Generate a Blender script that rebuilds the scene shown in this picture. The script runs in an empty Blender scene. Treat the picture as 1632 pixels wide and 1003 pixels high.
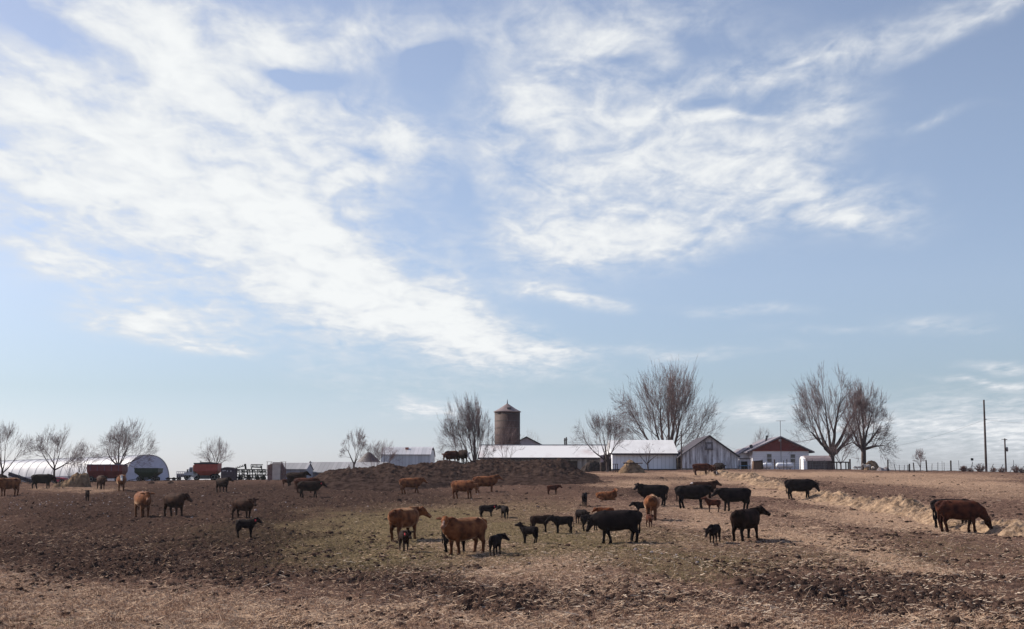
import bpy, math, random
import numpy as np
from mathutils import Vector, Matrix, Euler
R = math.radians
C = bpy.data.collections.new("scene"); bpy.context.scene.collection.children.link(C)
S = bpy.context.scene

# ------------------------------------------------------------------ camera
F = 2267.0; CX, CY = 816.0, 501.5; HOR = 777.0            # photo pixels (1632 wide)
PITCH = math.atan((HOR-CY)/F)
cd = bpy.data.cameras.new("camera"); cam = bpy.data.objects.new("camera", cd); C.objects.link(cam)
cd.sensor_width = 36; cd.lens = 36*F/1632; cd.clip_start = .3; cd.clip_end = 9000
cam.location = (0, 0, 0); cam.rotation_euler = (math.pi/2+PITCH, 0, 0); S.camera = cam

# ------------------------------------------------------------------ light
SUN_EL, SUN_AZ = R(38), R(-63)       # azimuth from +y, clockwise positive: the sun stands left and a little behind the herd
sd = Vector((math.sin(SUN_AZ)*math.cos(SUN_EL), math.cos(SUN_AZ)*math.cos(SUN_EL), math.sin(SUN_EL)))
sl = bpy.data.lights.new("sun", 'SUN'); sun = bpy.data.objects.new("sun", sl); C.objects.link(sun)
sl.energy = 5.0; sl.angle = R(.55); sl.color = (1, .93, .82)
sun.rotation_euler = (-sd).to_track_quat('-Z', 'Y').to_euler(); sun.location = sd*300
S.view_settings.view_transform = 'Standard'; S.view_settings.look = 'None'; S.view_settings.gamma = 1
S.view_settings.exposure = 0.5

W = bpy.data.worlds.new("World"); S.world = W; W.use_nodes = True
def build_world():
    nt = W.node_tree; N = nt.nodes; L = nt.links; N.clear()
    out = N.new('ShaderNodeOutputWorld'); bg = N.new('ShaderNodeBackground'); L.new(bg.outputs[0], out.inputs[0])
    bg.inputs[1].default_value = 0.0707
    sky = N.new('ShaderNodeTexSky'); sky.sky_type = 'NISHITA'; sky.sun_disc = False
    sky.sun_elevation = SUN_EL; sky.sun_rotation = SUN_AZ; sky.altitude = 200; sky.dust_density = .8; sky.ozone_density = 1.6
    def M(op, a, b=None, c=None, clamp=False):
        n = N.new('ShaderNodeMath'); n.operation = op; n.use_clamp = clamp
        for i, v in enumerate((a, b, c)):
            if v is None: continue
            if isinstance(v, (int, float)): n.inputs[i].default_value = v
            else: L.new(v, n.inputs[i])
        return n.outputs[0]
    tc = N.new('ShaderNodeTexCoord'); sp = N.new('ShaderNodeSeparateXYZ'); L.new(tc.outputs['Generated'], sp.inputs[0])
    dx, dy, dz = sp.outputs
    yy = M('MAXIMUM', dy, .05)
    u = M('DIVIDE', dx, yy); w = M('DIVIDE', dz, yy)
    uv = N.new('ShaderNodeCombineXYZ'); L.new(u, uv.inputs[0]); L.new(w, uv.inputs[1])
    # perspective coordinates of a flat cloud deck
    zz = M('ADD', M('MAXIMUM', dz, 0.0), .07)
    pl = N.new('ShaderNodeCombineXYZ'); L.new(M('DIVIDE', dx, zz), pl.inputs[0]); L.new(M('DIVIDE', yy, zz), pl.inputs[1])
    def noise(vec, scale, det, rough, dist=0, sc=(1, 1, 1), rot=0):
        mp = N.new('ShaderNodeMapping'); L.new(vec, mp.inputs[0]); mp.inputs['Scale'].default_value = sc; mp.inputs['Rotation'].default_value = (0, 0, rot)
        n = N.new('ShaderNodeTexNoise'); L.new(mp.outputs[0], n.inputs['Vector'])
        n.inputs['Scale'].default_value = scale; n.inputs['Detail'].default_value = det
        n.inputs['Roughness'].default_value = rough; n.inputs['Distortion'].default_value = dist
        return n.outputs[0]
    # warp of the big shapes
    wn = N.new('ShaderNodeTexNoise'); L.new(uv.outputs[0], wn.inputs['Vector']); wn.inputs['Scale'].default_value = 7; wn.inputs['Detail'].default_value = 5
    va = N.new('ShaderNodeVectorMath'); va.operation = 'SUBTRACT'; L.new(wn.outputs['Color'], va.inputs[0]); va.inputs[1].default_value = (.5, .5, .5)
    vs = N.new('ShaderNodeVectorMath'); vs.operation = 'MULTIPLY'; L.new(va.outputs[0], vs.inputs[0]); vs.inputs[1].default_value = (.13, .05, 0)
    vd = N.new('ShaderNodeVectorMath'); vd.operation = 'ADD'; L.new(uv.outputs[0], vd.inputs[0]); L.new(vs.outputs[0], vd.inputs[1])
    def cuv(px, py):
        v = (CY-py)/F; den = math.cos(PITCH)-v*math.sin(PITCH)
        return (px-CX)/F/den, (math.sin(PITCH)+v*math.cos(PITCH))/den
    blobs = [(270,210,430,230,25,.8),(150,330,330,170,15,.6),(330,160,330,50,32,.6),(480,390,300,55,28,.7),(450,400,420,150,32,.5),(670,515,270,55,14,1.6),(560,440,260,60,22,.8),(60,290,200,60,10,.5),(250,70,260,70,30,.9),
      (60,140,210,60,25,.35),(500,60,330,80,5,.7),(600,220,210,70,10,.65),(250,510,180,45,5,.9),(80,420,200,40,5,.6),(350,545,110,14,5,.5),
      (60,20,160,30,35,-.7),(480,112,90,26,15,-.8),(190,410,200,16,0,-.35),(735,290,60,170,-15,-.2),(660,100,110,50,0,-.5),(560,245,60,14,20,-.5),
      (0,240,110,28,0,-.4),(210,345,90,16,10,-.35),(950,200,260,260,10,.42),(1150,250,330,170,0,.16),(760,330,200,200,0,.12),(960,380,230,75,-5,.9),(1240,310,300,70,5,.6),(1340,345,130,20,-5,.6),
      (1000,50,320,100,0,.4),(1290,90,430,50,-18,.4),(1300,180,150,80,-40,.35),(1150,182,110,12,0,.6),(900,478,130,18,8,.6),(850,560,120,11,-5,.5),
      (1480,185,110,16,-8,.2),(1480,515,130,22,0,.15),(1300,530,90,10,0,.12),(1590,572,100,14,-3,.35),(1600,670,300,75,-6,.45),(1210,650,130,26,0,.4),
      (680,655,50,20,0,.45),(1120,70,60,40,0,-.4),(1120,160,70,18,-10,-.5),(980,90,60,18,0,-.45),(1080,560,200,14,0,.2),(1180,500,120,12,0,.15),
      (1390,690,120,20,0,.3),(1540,30,160,26,-25,.35),(830,180,60,60,0,.35),(1560,600,120,10,0,.3)]
    acc = None
    for (px, py, rx, ry, an, st) in blobs:
        cu, cw = cuv(px, py)
        mp = N.new('ShaderNodeMapping'); mp.vector_type = 'TEXTURE'; L.new(vd.outputs[0], mp.inputs[0])
        mp.inputs['Location'].default_value = (cu, cw, 0); mp.inputs['Rotation'].default_value = (0, 0, -R(an))
        mp.inputs['Scale'].default_value = (1.3*rx/F, 1.3*ry/F, 1)
        g = N.new('ShaderNodeTexGradient'); g.gradient_type = 'QUADRATIC_SPHERE'; L.new(mp.outputs[0], g.inputs[0])
        acc = M('MULTIPLY_ADD', g.outputs[1], st*1.35, acc if acc is not None else 0.0)
    n1 = noise(pl.outputs[0], 3.0, 10, .6, .3, (1, .55, 1), R(-20))
    n2 = noise(pl.outputs[0], 9, 8, .56, .5, (1, .5, 1), R(-12))
    n3 = noise(uv.outputs[0], 11, 8, .6, .6, (1, 4.2, 1), R(6))
    n4 = noise(pl.outputs[0], 30, 5, .6, .3, (1, .5, 1), R(-8))
    nn = M('ADD', M('MULTIPLY', M('SUBTRACT', n4, .5), .17), M('ADD', M('MULTIPLY', n1, .45), M('ADD', M('MULTIPLY', n2, .62), M('MULTIPLY', n3, .16))))
    nn = M('SUBTRACT', nn, .615)
    m = M('MINIMUM', M('POWER', M('MAXIMUM', acc, 0.0), .62), 1.2)
    edge = M('MULTIPLY', nn, M('MINIMUM', M('MULTIPLY', m, 7.5), 3.6))
    dens = M('ADD', M('MULTIPLY', m, 1.2), edge)
    mr = N.new('ShaderNodeMapRange'); mr.interpolation_type = 'SMOOTHSTEP'; L.new(dens, mr.inputs[0])
    mr.inputs[1].default_value = -.05; mr.inputs[2].default_value = 1.25; mr.inputs[3].default_value = 0; mr.inputs[4].default_value = .97
    # sky tint
    tint = N.new('ShaderNodeMix'); tint.data_type = 'RGBA'; tint.blend_type = 'MULTIPLY'; tint.inputs[0].default_value = 1
    L.new(sky.outputs[0], tint.inputs[6]); 
    ramp = N.new('ShaderNodeValToRGB'); L.new(M('MULTIPLY', w, 1.7, clamp=True), ramp.inputs[0])
    cr = ramp.color_ramp
    cr.elements[0].position = 0; cr.elements[0].color = SKYT[0]
    cr.elements[1].position = 1; cr.elements[1].color = SKYT[-1]
    for p_, c_ in zip((.12, .25, .46, .66), SKYT[1:5]): e = cr.elements.new(p_); e.color = c_
    L.new(ramp.outputs[0], tint.inputs[7])
    mix = N.new('ShaderNodeMix'); mix.data_type = 'RGBA'; L.new(mr.outputs[0], mix.inputs[0]); L.new(tint.outputs[2], mix.inputs[6])
    cc = N.new('ShaderNodeMix'); cc.data_type = 'RGBA'; L.new(M('MULTIPLY', M('SUBTRACT', dens, .7), 1.2, clamp=True), cc.inputs[0])
    cc.inputs[6].default_value = (7.6, 7.9, 8.3, 1); cc.inputs[7].default_value = (9.3, 9.5, 9.5, 1)
    L.new(cc.outputs[2], mix.inputs[7])
    L.new(mix.outputs[2], bg.inputs[0])
SKYT = [(.98, 1.08, 1.58, 1), (.90, .95, 1.13, 1), (1.26, 1.16, 1.23, 1), (1.48, 1.29, 1.25, 1), (1.5, 1.28, 1.22, 1), (2.0, 1.72, 1.72, 1)]
build_world()

# ------------------------------------------------------------------ terrain function
def interp(x, xs, ys): return np.interp(x, xs, ys)
CRX = [-3000, 0, 300, 600, 800, 900, 1000, 1300, 1632, 4500]
CRY = [772, 770, 766, 764, 757.5, 754.5, 750.5, 748.5, 753, 760]
CC = 9790.0; DC = 168.0
def Vrow(px): return interp(px, CRX, CRY)-CC/DC
def zrow(py, d):
    return d*np.tan(PITCH+np.arctan((CY-py)/F))
def ground(x, y):
    """smooth height of the field (numpy or float)"""
    x = np.asarray(x, float); y = np.asarray(y, float)
    ye = np.clip(y, 26, DC)
    pxl = CX+F*x/np.maximum(y, 26)*1.012
    row = Vrow(pxl)+CC/ye
    z = zrow(row, ye)
    z0 = z
    z = np.where(y < 26, z0 + (26-np.maximum(y, -40))*-.035, z)
    # beyond the crest: follow on up a little, then drop away to the plain
    yb = np.maximum(y-DC, 0)
    slope = np.tan(PITCH+np.arctan((CY-(interp(pxl, CRX, CRY)+.6))/F))
    z = z+np.minimum(yb, 70)*slope - np.clip(y-(DC+70), 0, 300)*.04
    return z
def dep(px, py): return CC/(py-float(Vrow(px)))
def den(py):
    v = (CY-py)/F; return math.cos(PITCH)-v*math.sin(PITCH)
def xat(px, py, d): return (px-CX)/F*d/den(py)
def at(px, py, d): return Vector((xat(px, py, d), d, float(zrow(py, d))))
def gat(px, py):
    d = dep(px, py); x = xat(px, py, d); return Vector((x, d, float(ground(x, d))))
def gd(px, d, py=750):
    x = xat(px, py, d); return Vector((x, d, float(ground(x, d))))

def _h(ix, iy, s):
    n = (ix*374761393+iy*668265263+s*1274126177) & 0xffffffff
    n = ((n ^ (n >> 13))*1274126177) & 0xffffffff
    return ((n ^ (n >> 16)) & 0xffff)/65535.0
def vn(x, y, s=0):
    ix = np.floor(x).astype(np.int64); iy = np.floor(y).astype(np.int64); fx = x-ix; fy = y-iy
    fx = fx*fx*(3-2*fx); fy = fy*fy*(3-2*fy)
    a = _h(ix, iy, s); b = _h(ix+1, iy, s); c = _h(ix, iy+1, s); d = _h(ix+1, iy+1, s)
    return (a*(1-fx)+b*fx)*(1-fy)+(c*(1-fx)+d*fx)*fy
def fbm(x, y, o=4, s=0, g=.5):
    t = 0; a = 1; n = 0
    for k in range(o):
        t = t+a*vn(x*2**k+k*17.3, y*2**k+k*9.1, s+k); n += a; a *= g
    return t/n-.5

# ------------------------------------------------------------------ materials
MC = {}
def mat(name, col, rough=.9, var=.25, scale=3.0, col2=None, bump=0, bscale=20, metal=0, spec=.3, attr=None, stretch=(1, 1, 1), det=5, lo=.35, hi=.65, bdist=.1):
    if name in MC: return MC[name]
    m = bpy.data.materials.new(name); MC[name] = m; m.use_nodes = True
    nt = m.node_tree; N = nt.nodes; L = nt.links; b = N['Principled BSDF']
    b.inputs['Roughness'].default_value = rough; b.inputs['Metallic'].default_value = metal
    b.inputs['Specular IOR Level'].default_value = 0 if rough >= .84 else spec
    tc = N.new('ShaderNodeTexCoord'); mp = N.new('ShaderNodeMapping'); L.new(tc.outputs['Object'], mp.inputs[0]); mp.inputs['Scale'].default_value = stretch
    n = N.new('ShaderNodeTexNoise'); L.new(mp.outputs[0], n.inputs['Vector']); n.inputs['Scale'].default_value = scale; n.inputs['Detail'].default_value = det
    mr = N.new('ShaderNodeMapRange'); L.new(n.outputs[0], mr.inputs[0]); mr.inputs[1].default_value = lo; mr.inputs[2].default_value = hi
    mx = N.new('ShaderNodeMix'); mx.data_type = 'RGBA'; L.new(mr.outputs[0], mx.inputs[0])
    c2 = col2 or tuple(min(1, c*(1+var)) for c in col); c1 = col if col2 else tuple(c*(1-var) for c in col)
    mx.inputs[6].default_value = (*c1, 1); mx.inputs[7].default_value = (*c2, 1)
    o = mx.outputs[2]
    if attr:
        a = N.new('ShaderNodeAttribute'); a.attribute_name = attr
        m2 = N.new('ShaderNodeMix'); m2.data_type = 'RGBA'; m2.blend_type = 'MULTIPLY'; m2.inputs[0].default_value = 1
        L.new(a.outputs[0], m2.inputs[6]); L.new(o, m2.inputs[7]); o = m2.outputs[2]
    L.new(o, b.inputs['Base Color'])
    if bump:
        n2 = N.new('ShaderNodeTexNoise'); L.new(mp.outputs[0], n2.inputs['Vector']); n2.inputs['Scale'].default_value = bscale; n2.inputs['Detail'].default_value = 4
        bp = N.new('ShaderNodeBump'); bp.inputs['Strength'].default_value = bump; bp.inputs['Distance'].default_value = bdist
        L.new(n2.outputs[0], bp.inputs['Height']); L.new(bp.outputs[0], b.inputs['Normal'])
    return m

# ------------------------------------------------------------------ object helpers
def link(o): C.objects.link(o); return o
def props(o, label=None, cat=None, group=None, kind=None):
    for k, v in (('label', label), ('category', cat), ('group', group), ('kind', kind)):
        if v: o[k] = v
    return o
def thing(name, label, cat, loc, group=None):
    o = link(bpy.data.objects.new(name, None)); o.location = loc; o.empty_display_size = .3
    return props(o, label, cat, group)
def np_mesh(name, V, Fq, smooth=False):
    """V (n,3) array, Fq (m,k) array of equal-sided faces"""
    me = bpy.data.meshes.new(name); V = np.asarray(V, np.float32); Fq = np.asarray(Fq, np.int32); k = Fq.shape[1]
    me.vertices.add(len(V)); me.vertices.foreach_set('co', V.ravel())
    me.loops.add(Fq.size); me.loops.foreach_set('vertex_index', Fq.ravel())
    me.polygons.add(len(Fq)); me.polygons.foreach_set('loop_start', np.arange(0, Fq.size, k, dtype=np.int32))
    if smooth: me.polygons.foreach_set('use_smooth', np.ones(len(Fq), bool))
    me.update(calc_edges=True); return me
class MB:
    def __init__(s): s.v = []; s.f = []
    def add(s, vs, fs):
        b = len(s.v); s.v += [tuple(v) for v in vs]; s.f += [tuple(i+b for i in f) for f in fs]; return s
    def box(s, x0, x1, y0, y1, z0, z1):
        return s.add([(x0,y0,z0),(x1,y0,z0),(x1,y1,z0),(x0,y1,z0),(x0,y0,z1),(x1,y0,z1),(x1,y1,z1),(x0,y1,z1)],
                     [(0,3,2,1),(4,5,6,7),(0,1,5,4),(1,2,6,5),(2,3,7,6),(3,0,4,7)])
    def prism(s, poly, y0, y1, axis='y'):
        """poly in (x,z), extruded along y (or poly in (y,z) extruded along x)"""
        n = len(poly); 
        mk = (lambda p, t: (p[0], t, p[1])) if axis == 'y' else (lambda p, t: (t, p[0], p[1]))
        vs = [mk(p, y0) for p in poly]+[mk(p, y1) for p in poly]
        return s.add(vs, [tuple(range(n)), tuple(range(2*n-1, n-1, -1))]+[(i, i+n, (i+1) % n+n, (i+1) % n) for i in range(n)])
    def bar(s, a, b, r, n=6, r2=None):
        a = Vector(a); b = Vector(b); d = b-a
        if d.length < 1e-5: return s
        q = d.to_track_quat('Z', 'Y'); r2 = r if r2 is None else r2; vs = []
        for p, rr in ((a, r), (b, r2)):
            for i in range(n):
                t = 2*math.pi*i/n; vs.append(p+q@Vector((math.cos(t)*rr, math.sin(t)*rr, 0)))
        return s.add(vs, [(i, (i+1) % n, (i+1) % n+n, i+n) for i in range(n)]+[tuple(range(n-1, -1, -1)), tuple(range(n, 2*n))])
    def lathe(s, c, prof, n=24, axis='z'):
        vs = []; c = Vector(c)
        for (r, h) in prof:
            for i in range(n):
                t = 2*math.pi*i/n
                p = (r*math.cos(t), r*math.sin(t), h) if axis == 'z' else ((r*math.cos(t), h, r*math.sin(t)) if axis == 'y' else (h, r*math.cos(t), r*math.sin(t)))
                vs.append(c+Vector(p))
        m = len(prof)
        return s.add(vs, [(j*n+i, j*n+(i+1) % n, (j+1)*n+(i+1) % n, (j+1)*n+i) for j in range(m-1) for i in range(n)]+[tuple(range(n-1, -1, -1)), tuple(range((m-1)*n, m*n))])
    def build(s, name, m, parent=None, smooth=False, loc=None):
        o0 = Vector((0, 0, 0)) if loc is not None else (world_loc(parent) if parent else Vector((0, 0, 0)))
        me = bpy.data.meshes.new(name); me.from_pydata([Vector(v)-o0 for v in s.v], [], s.f); me.update()
        import bmesh
        bm = bmesh.new(); bm.from_mesh(me); bmesh.ops.recalc_face_normals(bm, faces=bm.faces); bm.to_mesh(me); bm.free()
        if smooth: me.polygons.foreach_set('use_smooth', [True]*len(me.polygons))
        me.materials.append(m); o = link(bpy.data.objects.new(name, me))
        if parent: o.parent = parent
        if loc is not None: o.location = loc
        return o
def world_loc(o):
    p = Vector(o.location)
    while o.parent: o = o.parent; p += Vector(o.location)
    return p

# ------------------------------------------------------------------ ground sheet
TAN = [(250,985,420,45,3,1.0),(30,925,160,18,8,.55),(640,990,300,30,0,.6),(1100,1000,300,22,0,.5),(1560,995,160,22,0,.7),(700,872,110,14,0,.8),(830,900,180,22,-5,.6),
 (960,935,200,40,10,.5),(1060,860,160,16,8,.45),(1110,832,160,18,6,.42),(1290,865,200,26,14,.95),(1400,886,110,14,10,.9),(1110,812,130,8,4,.35),(1060,768,90,8,0,.9),(1010,775,60,8,0,.5),
 (1250,790,120,10,14,.45),(1180,771,80,9,14,1.0),(1300,795,110,16,12,.9),(1420,815,120,18,10,.8),(1560,842,130,12,6,.9),
 (1480,772,260,11,3,.75),(1330,757,260,4,0,.8),(1540,765,150,12,0,.6),(1600,790,120,10,0,.5),(1250,757,150,5,0,.6),(120,780,110,6,0,.9),(60,800,60,6,0,.3),(130,862,190,12,4,.35),(1500,905,60,6,0,.4),
 (1330,830,150,12,8,.35),(980,756,90,4,0,.7),(560,845,60,6,0,.3),(400,905,200,10,5,.25),(700,805,160,8,0,.3),(900,815,120,9,0,.3),(700,960,120,12,0,.3),(260,768,60,3,0,.5)]
GRN = [(700,880,330,40,0,.4),(1080,850,200,30,0,.35),(1400,850,160,20,0,.3),(520,860,200,50,3,.9),(760,830,220,50,0,.6),(330,850,120,30,0,.4),(900,860,240,30,0,.6),(1180,900,220,28,0,.6),(1520,885,200,28,0,.6),(640,830,150,30,0,.6),(1060,900,140,25,0,.4),
 (620,905,200,16,0,.5),(880,800,200,20,0,.35),(1350,800,160,12,0,.2),(120,990,120,20,0,.4),(150,855,200,20,0,.25)]
MUD = [(1080,788,160,9,3,.5),(1090,763,120,4,2,.6),(1420,792,170,7,4,.45),(1560,820,120,9,4,.45),(1180,850,120,10,6,.3),(150,820,330,55,3,1.0),(150,890,330,34,2,1.0),(450,790,260,30,2,1.0),(380,885,200,20,-8,.7),(700,790,260,14,0,.6),(950,770,300,12,0,.6),(1240,766,110,7,10,.9),(560,925,260,28,0,.6),(900,960,220,24,0,.8),
 (750,940,160,26,0,.5),(1300,930,220,22,4,.6),(1250,965,240,30,0,.5),(1500,960,260,36,0,.5),(1560,925,200,12,0,.4),(430,835,60,30,-30,.7),(330,870,90,22,-20,.5),(1010,790,140,10,0,.35),(1480,860,100,10,0,.3)]
def pxrow(x, y):
    px = CX+F*x/np.maximum(y, 1)*1.013; row = Vrow(px)+CC/np.clip(y, 10, 400); return px, row
def cover(x, y):
    px, row = pxrow(x, y)
    px = px+fbm(x*.35, y*.12, 4, 3)*170; row = row+fbm(x*.35, y*.12, 4, 8)*np.clip((row-745)*.35, 3, 45)
    res = []
    for Ls in (TAN, GRN, MUD):
        a = np.zeros_like(px)
        for (cx, cy, rx, ry, an, st) in Ls:
            c, s_ = math.cos(R(an)), math.sin(R(an)); dx = px-cx; dy = row-cy
            q = ((dx*c+dy*s_)/rx)**2+((-dx*s_+dy*c)/ry)**2; a = a+st*np.exp(-q*1.1)
        res.append(np.clip(a, 0, 1.2))
    return res
def relief(x, y, cv=None):
    t, g, m = cv if cv is not None else cover(x, y)
    a = .045+.085*np.clip(m, 0, 1)
    near = np.clip((y-10)/12, 0, 1)
    r = fbm(x*1.6, y*1.1, 3, 21)*1.8*a+(np.abs(fbm(x*4.5, y*3.2, 3, 31))*-2.6+.45)*a*1.25+fbm(x*.25, y*.12, 3, 41)*.22
    return r*near
def build_ground():
    us = np.concatenate([np.linspace(-2.2, -.46, 40)[:-1], np.linspace(-.46, .46, 1400), np.linspace(.46, 2.2, 40)[1:]])
    A = 20.0
    ro = np.linspace(1025, 758.8, 950)-700.0
    yn = 9790/ro
    ys = np.concatenate([np.linspace(-19, 29, 26), yn[yn > 30], np.linspace(DC-2, 240, 50), np.geomspace(246, 1500, 30)])
    ys = np.unique(np.round(ys, 4))
    U, Y = np.meshgrid(us, ys); X = U*(Y+A)
    cv = cover(X.ravel(), Y.ravel()); 
    Z = ground(X, Y)+relief(X.ravel(), Y.ravel(), cv).reshape(X.shape)*(np.abs(U) < .6)
    nx = len(us); ny = len(ys)
    V = np.stack([X.ravel(), Y.ravel(), Z.ravel()], 1)
    i = (np.arange(ny-1)[:, None]*nx+np.arange(nx-1)[None, :]).ravel()
    me = np_mesh("field", V, np.stack([i, i+1, i+1+nx, i+nx], 1), True)
    ca = me.color_attributes.new("cover", 'FLOAT_COLOR', 'POINT')
    col = np.ones((len(V), 4), np.float32); col[:, 0] = cv[0]; col[:, 1] = cv[1]; col[:, 2] = cv[2]
    ca.data.foreach_set('color', col.ravel())
    m = bpy.data.materials.new("field_soil"); m.use_nodes = True; nt = m.node_tree; N = nt.nodes; L = nt.links; b = N['Principled BSDF']
    b.inputs['Roughness'].default_value = .95; b.inputs['Specular IOR Level'].default_value = 0
    tc = N.new('ShaderNodeTexCoord')
    def noise(scale, det=6, st=(1, 1, 1), rough=.6):
        mp = N.new('ShaderNodeMapping'); L.new(tc.outputs['Object'], mp.inputs[0]); mp.inputs['Scale'].default_value = st
        n = N.new('ShaderNodeTexNoise'); L.new(mp.outputs[0], n.inputs[0]); n.inputs['Scale'].default_value = scale; n.inputs['Detail'].default_value = det; n.inputs['Roughness'].default_value = rough
        return n.outputs[0]
    def M(op, a, b_=None, c=None, cl=False):
        n = N.new('ShaderNodeMath'); n.operation = op; n.use_clamp = cl
        for k, v in enumerate((a, b_, c)):
            if v is None: continue
            if isinstance(v, (int, float)): n.inputs[k].default_value = v
            else: L.new(v, n.inputs[k])
        return n.outputs[0]
    def mix(f, a, b_):
        n = N.new('ShaderNodeMix'); n.data_type = 'RGBA'
        L.new(f, n.inputs[0])
        for k, v in ((6, a), (7, b_)):
            if isinstance(v, tuple): n.inputs[k].default_value = (*v, 1)
            else: L.new(v, n.inputs[k])
        return n.outputs[2]
    at_ = N.new('ShaderNodeAttribute'); at_.attribute_name = 'cover'; sp = N.new('ShaderNodeSeparateColor'); L.new(at_.outputs[0], sp.inputs[0])
    T, G, D = sp.outputs
    nf = noise(9, 7, rough=.7); nm = noise(1.7, 6); nc = noise(2.4, 8, (.6, 1.1, 1), .75); nl = noise(.5, 5)
    fine = M('MULTIPLY', M('SUBTRACT', nf, .5), 3.2); med = M('MULTIPLY', M('SUBTRACT', nc, .5), 3.0)
    base = mix(M('ADD', M('ADD', M('MULTIPLY', med, .8), M('MULTIPLY', fine, .45)), .40, None, True), GC['soil1'], GC['soil2'])
    gm = M('ADD', M('MULTIPLY', G, 1.05), M('ADD', M('MULTIPLY', fine, .45), M('MULTIPLY', med, .8)))
    gm = M('MULTIPLY', M('SUBTRACT', gm, .55), 1.3, None, True)
    c1 = mix(gm, base, mix(M('ADD', fine, .5, None, True), GC['grass1'], GC['grass2']))
    tm = M('ADD', M('MULTIPLY', T, 1.35), M('ADD', M('MULTIPLY', fine, .5), M('MULTIPLY', med, .6)))
    tm = M('MULTIPLY', M('SUBTRACT', tm, .5), 1.15, None, True)
    c2 = mix(M('MULTIPLY', tm, .92), c1, mix(M('ADD', M('MULTIPLY', fine, .8), .5, None, True), GC['straw1'], GC['straw2']))
    dm = M('ADD', M('MULTIPLY', D, 1.1), M('ADD', M('MULTIPLY', fine, .3), M('MULTIPLY', med, .7)))
    dm = M('MULTIPLY', M('SUBTRACT', dm, .42), 1.5, None, True); dm = M('MULTIPLY', dm, M('SUBTRACT', 1.0, M('MULTIPLY', tm, .75), None, True))
    c3 = mix(M('MULTIPLY', dm, .8), c2, GC['mud'])
    pit = M('MULTIPLY', M('SUBTRACT', .47, noise(4.5, 8, (.7, 1, 1), .78)), 9, None, True)
    c3 = mix(M('MULTIPLY', pit, .6), c3, (.014, .008, .007))
    # pale flecks of trodden stalks everywhere
    fl = M('MULTIPLY', M('SUBTRACT', noise(26, 3, (1, 1, 1), .8), .66), 12, None, True)
    c4 = mix(M('MULTIPLY', fl, .5), c3, GC['fleck'])
    L.new(c4, b.inputs['Base Color'])
    bp = N.new('ShaderNodeBump'); bp.inputs['Strength'].default_value = 1; bp.inputs['Distance'].default_value = .14
    L.new(M('ADD', nf, M('MULTIPLY', nm, .6)), bp.inputs['Height']); L.new(bp.outputs[0], b.inputs['Normal'])
    me.materials.append(m); o = link(bpy.data.objects.new("field", me)); o['kind'] = 'structure'; return o
GC = dict(soil1=(.055,.032,.025), soil2=(.25,.157,.118), grass1=(.075,.056,.033), grass2=(.235,.178,.100), straw1=(.19,.118,.083), straw2=(.46,.312,.21), mud=(.036,.0230,.0195), fleck=(.55,.43,.31))
build_ground()
RG = np.random.default_rng(5)

def blades(name, x, y, z, L_, wd, ang, tilt, m, kind='stuff'):
    """many little flat straw pieces: one mesh. arrays of equal length"""
    n = len(x); ca, sa = np.cos(ang), np.sin(ang); ct, st = np.cos(tilt), np.sin(tilt)
    dx, dy, dz = ca*ct*L_, sa*ct*L_, st*L_
    px_, py_ = -sa*wd, ca*wd
    o = np.stack([x, y, z], 1); d = np.stack([dx, dy, dz], 1); w = np.stack([px_, py_, np.zeros(n)], 1); up = np.stack([np.zeros(n), np.zeros(n), wd*1.2], 1)
    # a roofed sliver: two long faces meeting in a ridge, so that it has body
    V = np.stack([o-w, o+up, o+w, o+d-w*.5, o+d+up, o+d+w*.5], 1).reshape(-1, 3)
    i = (np.arange(n)*6)[:, None]
    Fq = np.concatenate([i+np.array([[0, 3, 4, 1]]), i+np.array([[1, 4, 5, 2]])])
    me = np_mesh(name, V, Fq); me.materials.append(m); o = link(bpy.data.objects.new(name, me)); o['kind'] = kind; return o
STRAW = mat('straw', (.24,.155,.105), col2=(.52,.38,.27), scale=2.5, lo=.3, hi=.7)
STALK = mat('corn_stalk', (.26,.19,.14), col2=(.62,.51,.40), scale=2.0, lo=.35, hi=.62)
GRASSB = mat('short_grass', (.048,.038,.018), col2=(.14,.112,.055), scale=4)
DRYG = mat('dry_grass', (.13,.072,.048), col2=(.35,.22,.15), scale=3)
CLOD = mat('clod', (.022,.014,.012), col2=(.055,.034,.026), scale=2)
def scatter(n, rmin, rmax, wfun, xr=(-.40, .40)):
    row = RG.uniform(rmin, rmax, n); px = RG.uniform(-40, 1672, n); d = CC/np.maximum(row-Vrow(px), 55)
    x = (px-CX)/F*d/1.013; cv = cover(x, d); k = RG.random(n) < wfun(x, d, px, row, cv)
    x, d = x[k], d[k]; cv = [c[k] for c in cv]
    return x, d, ground(x, d)+relief(x, d, cv), cv
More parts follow.
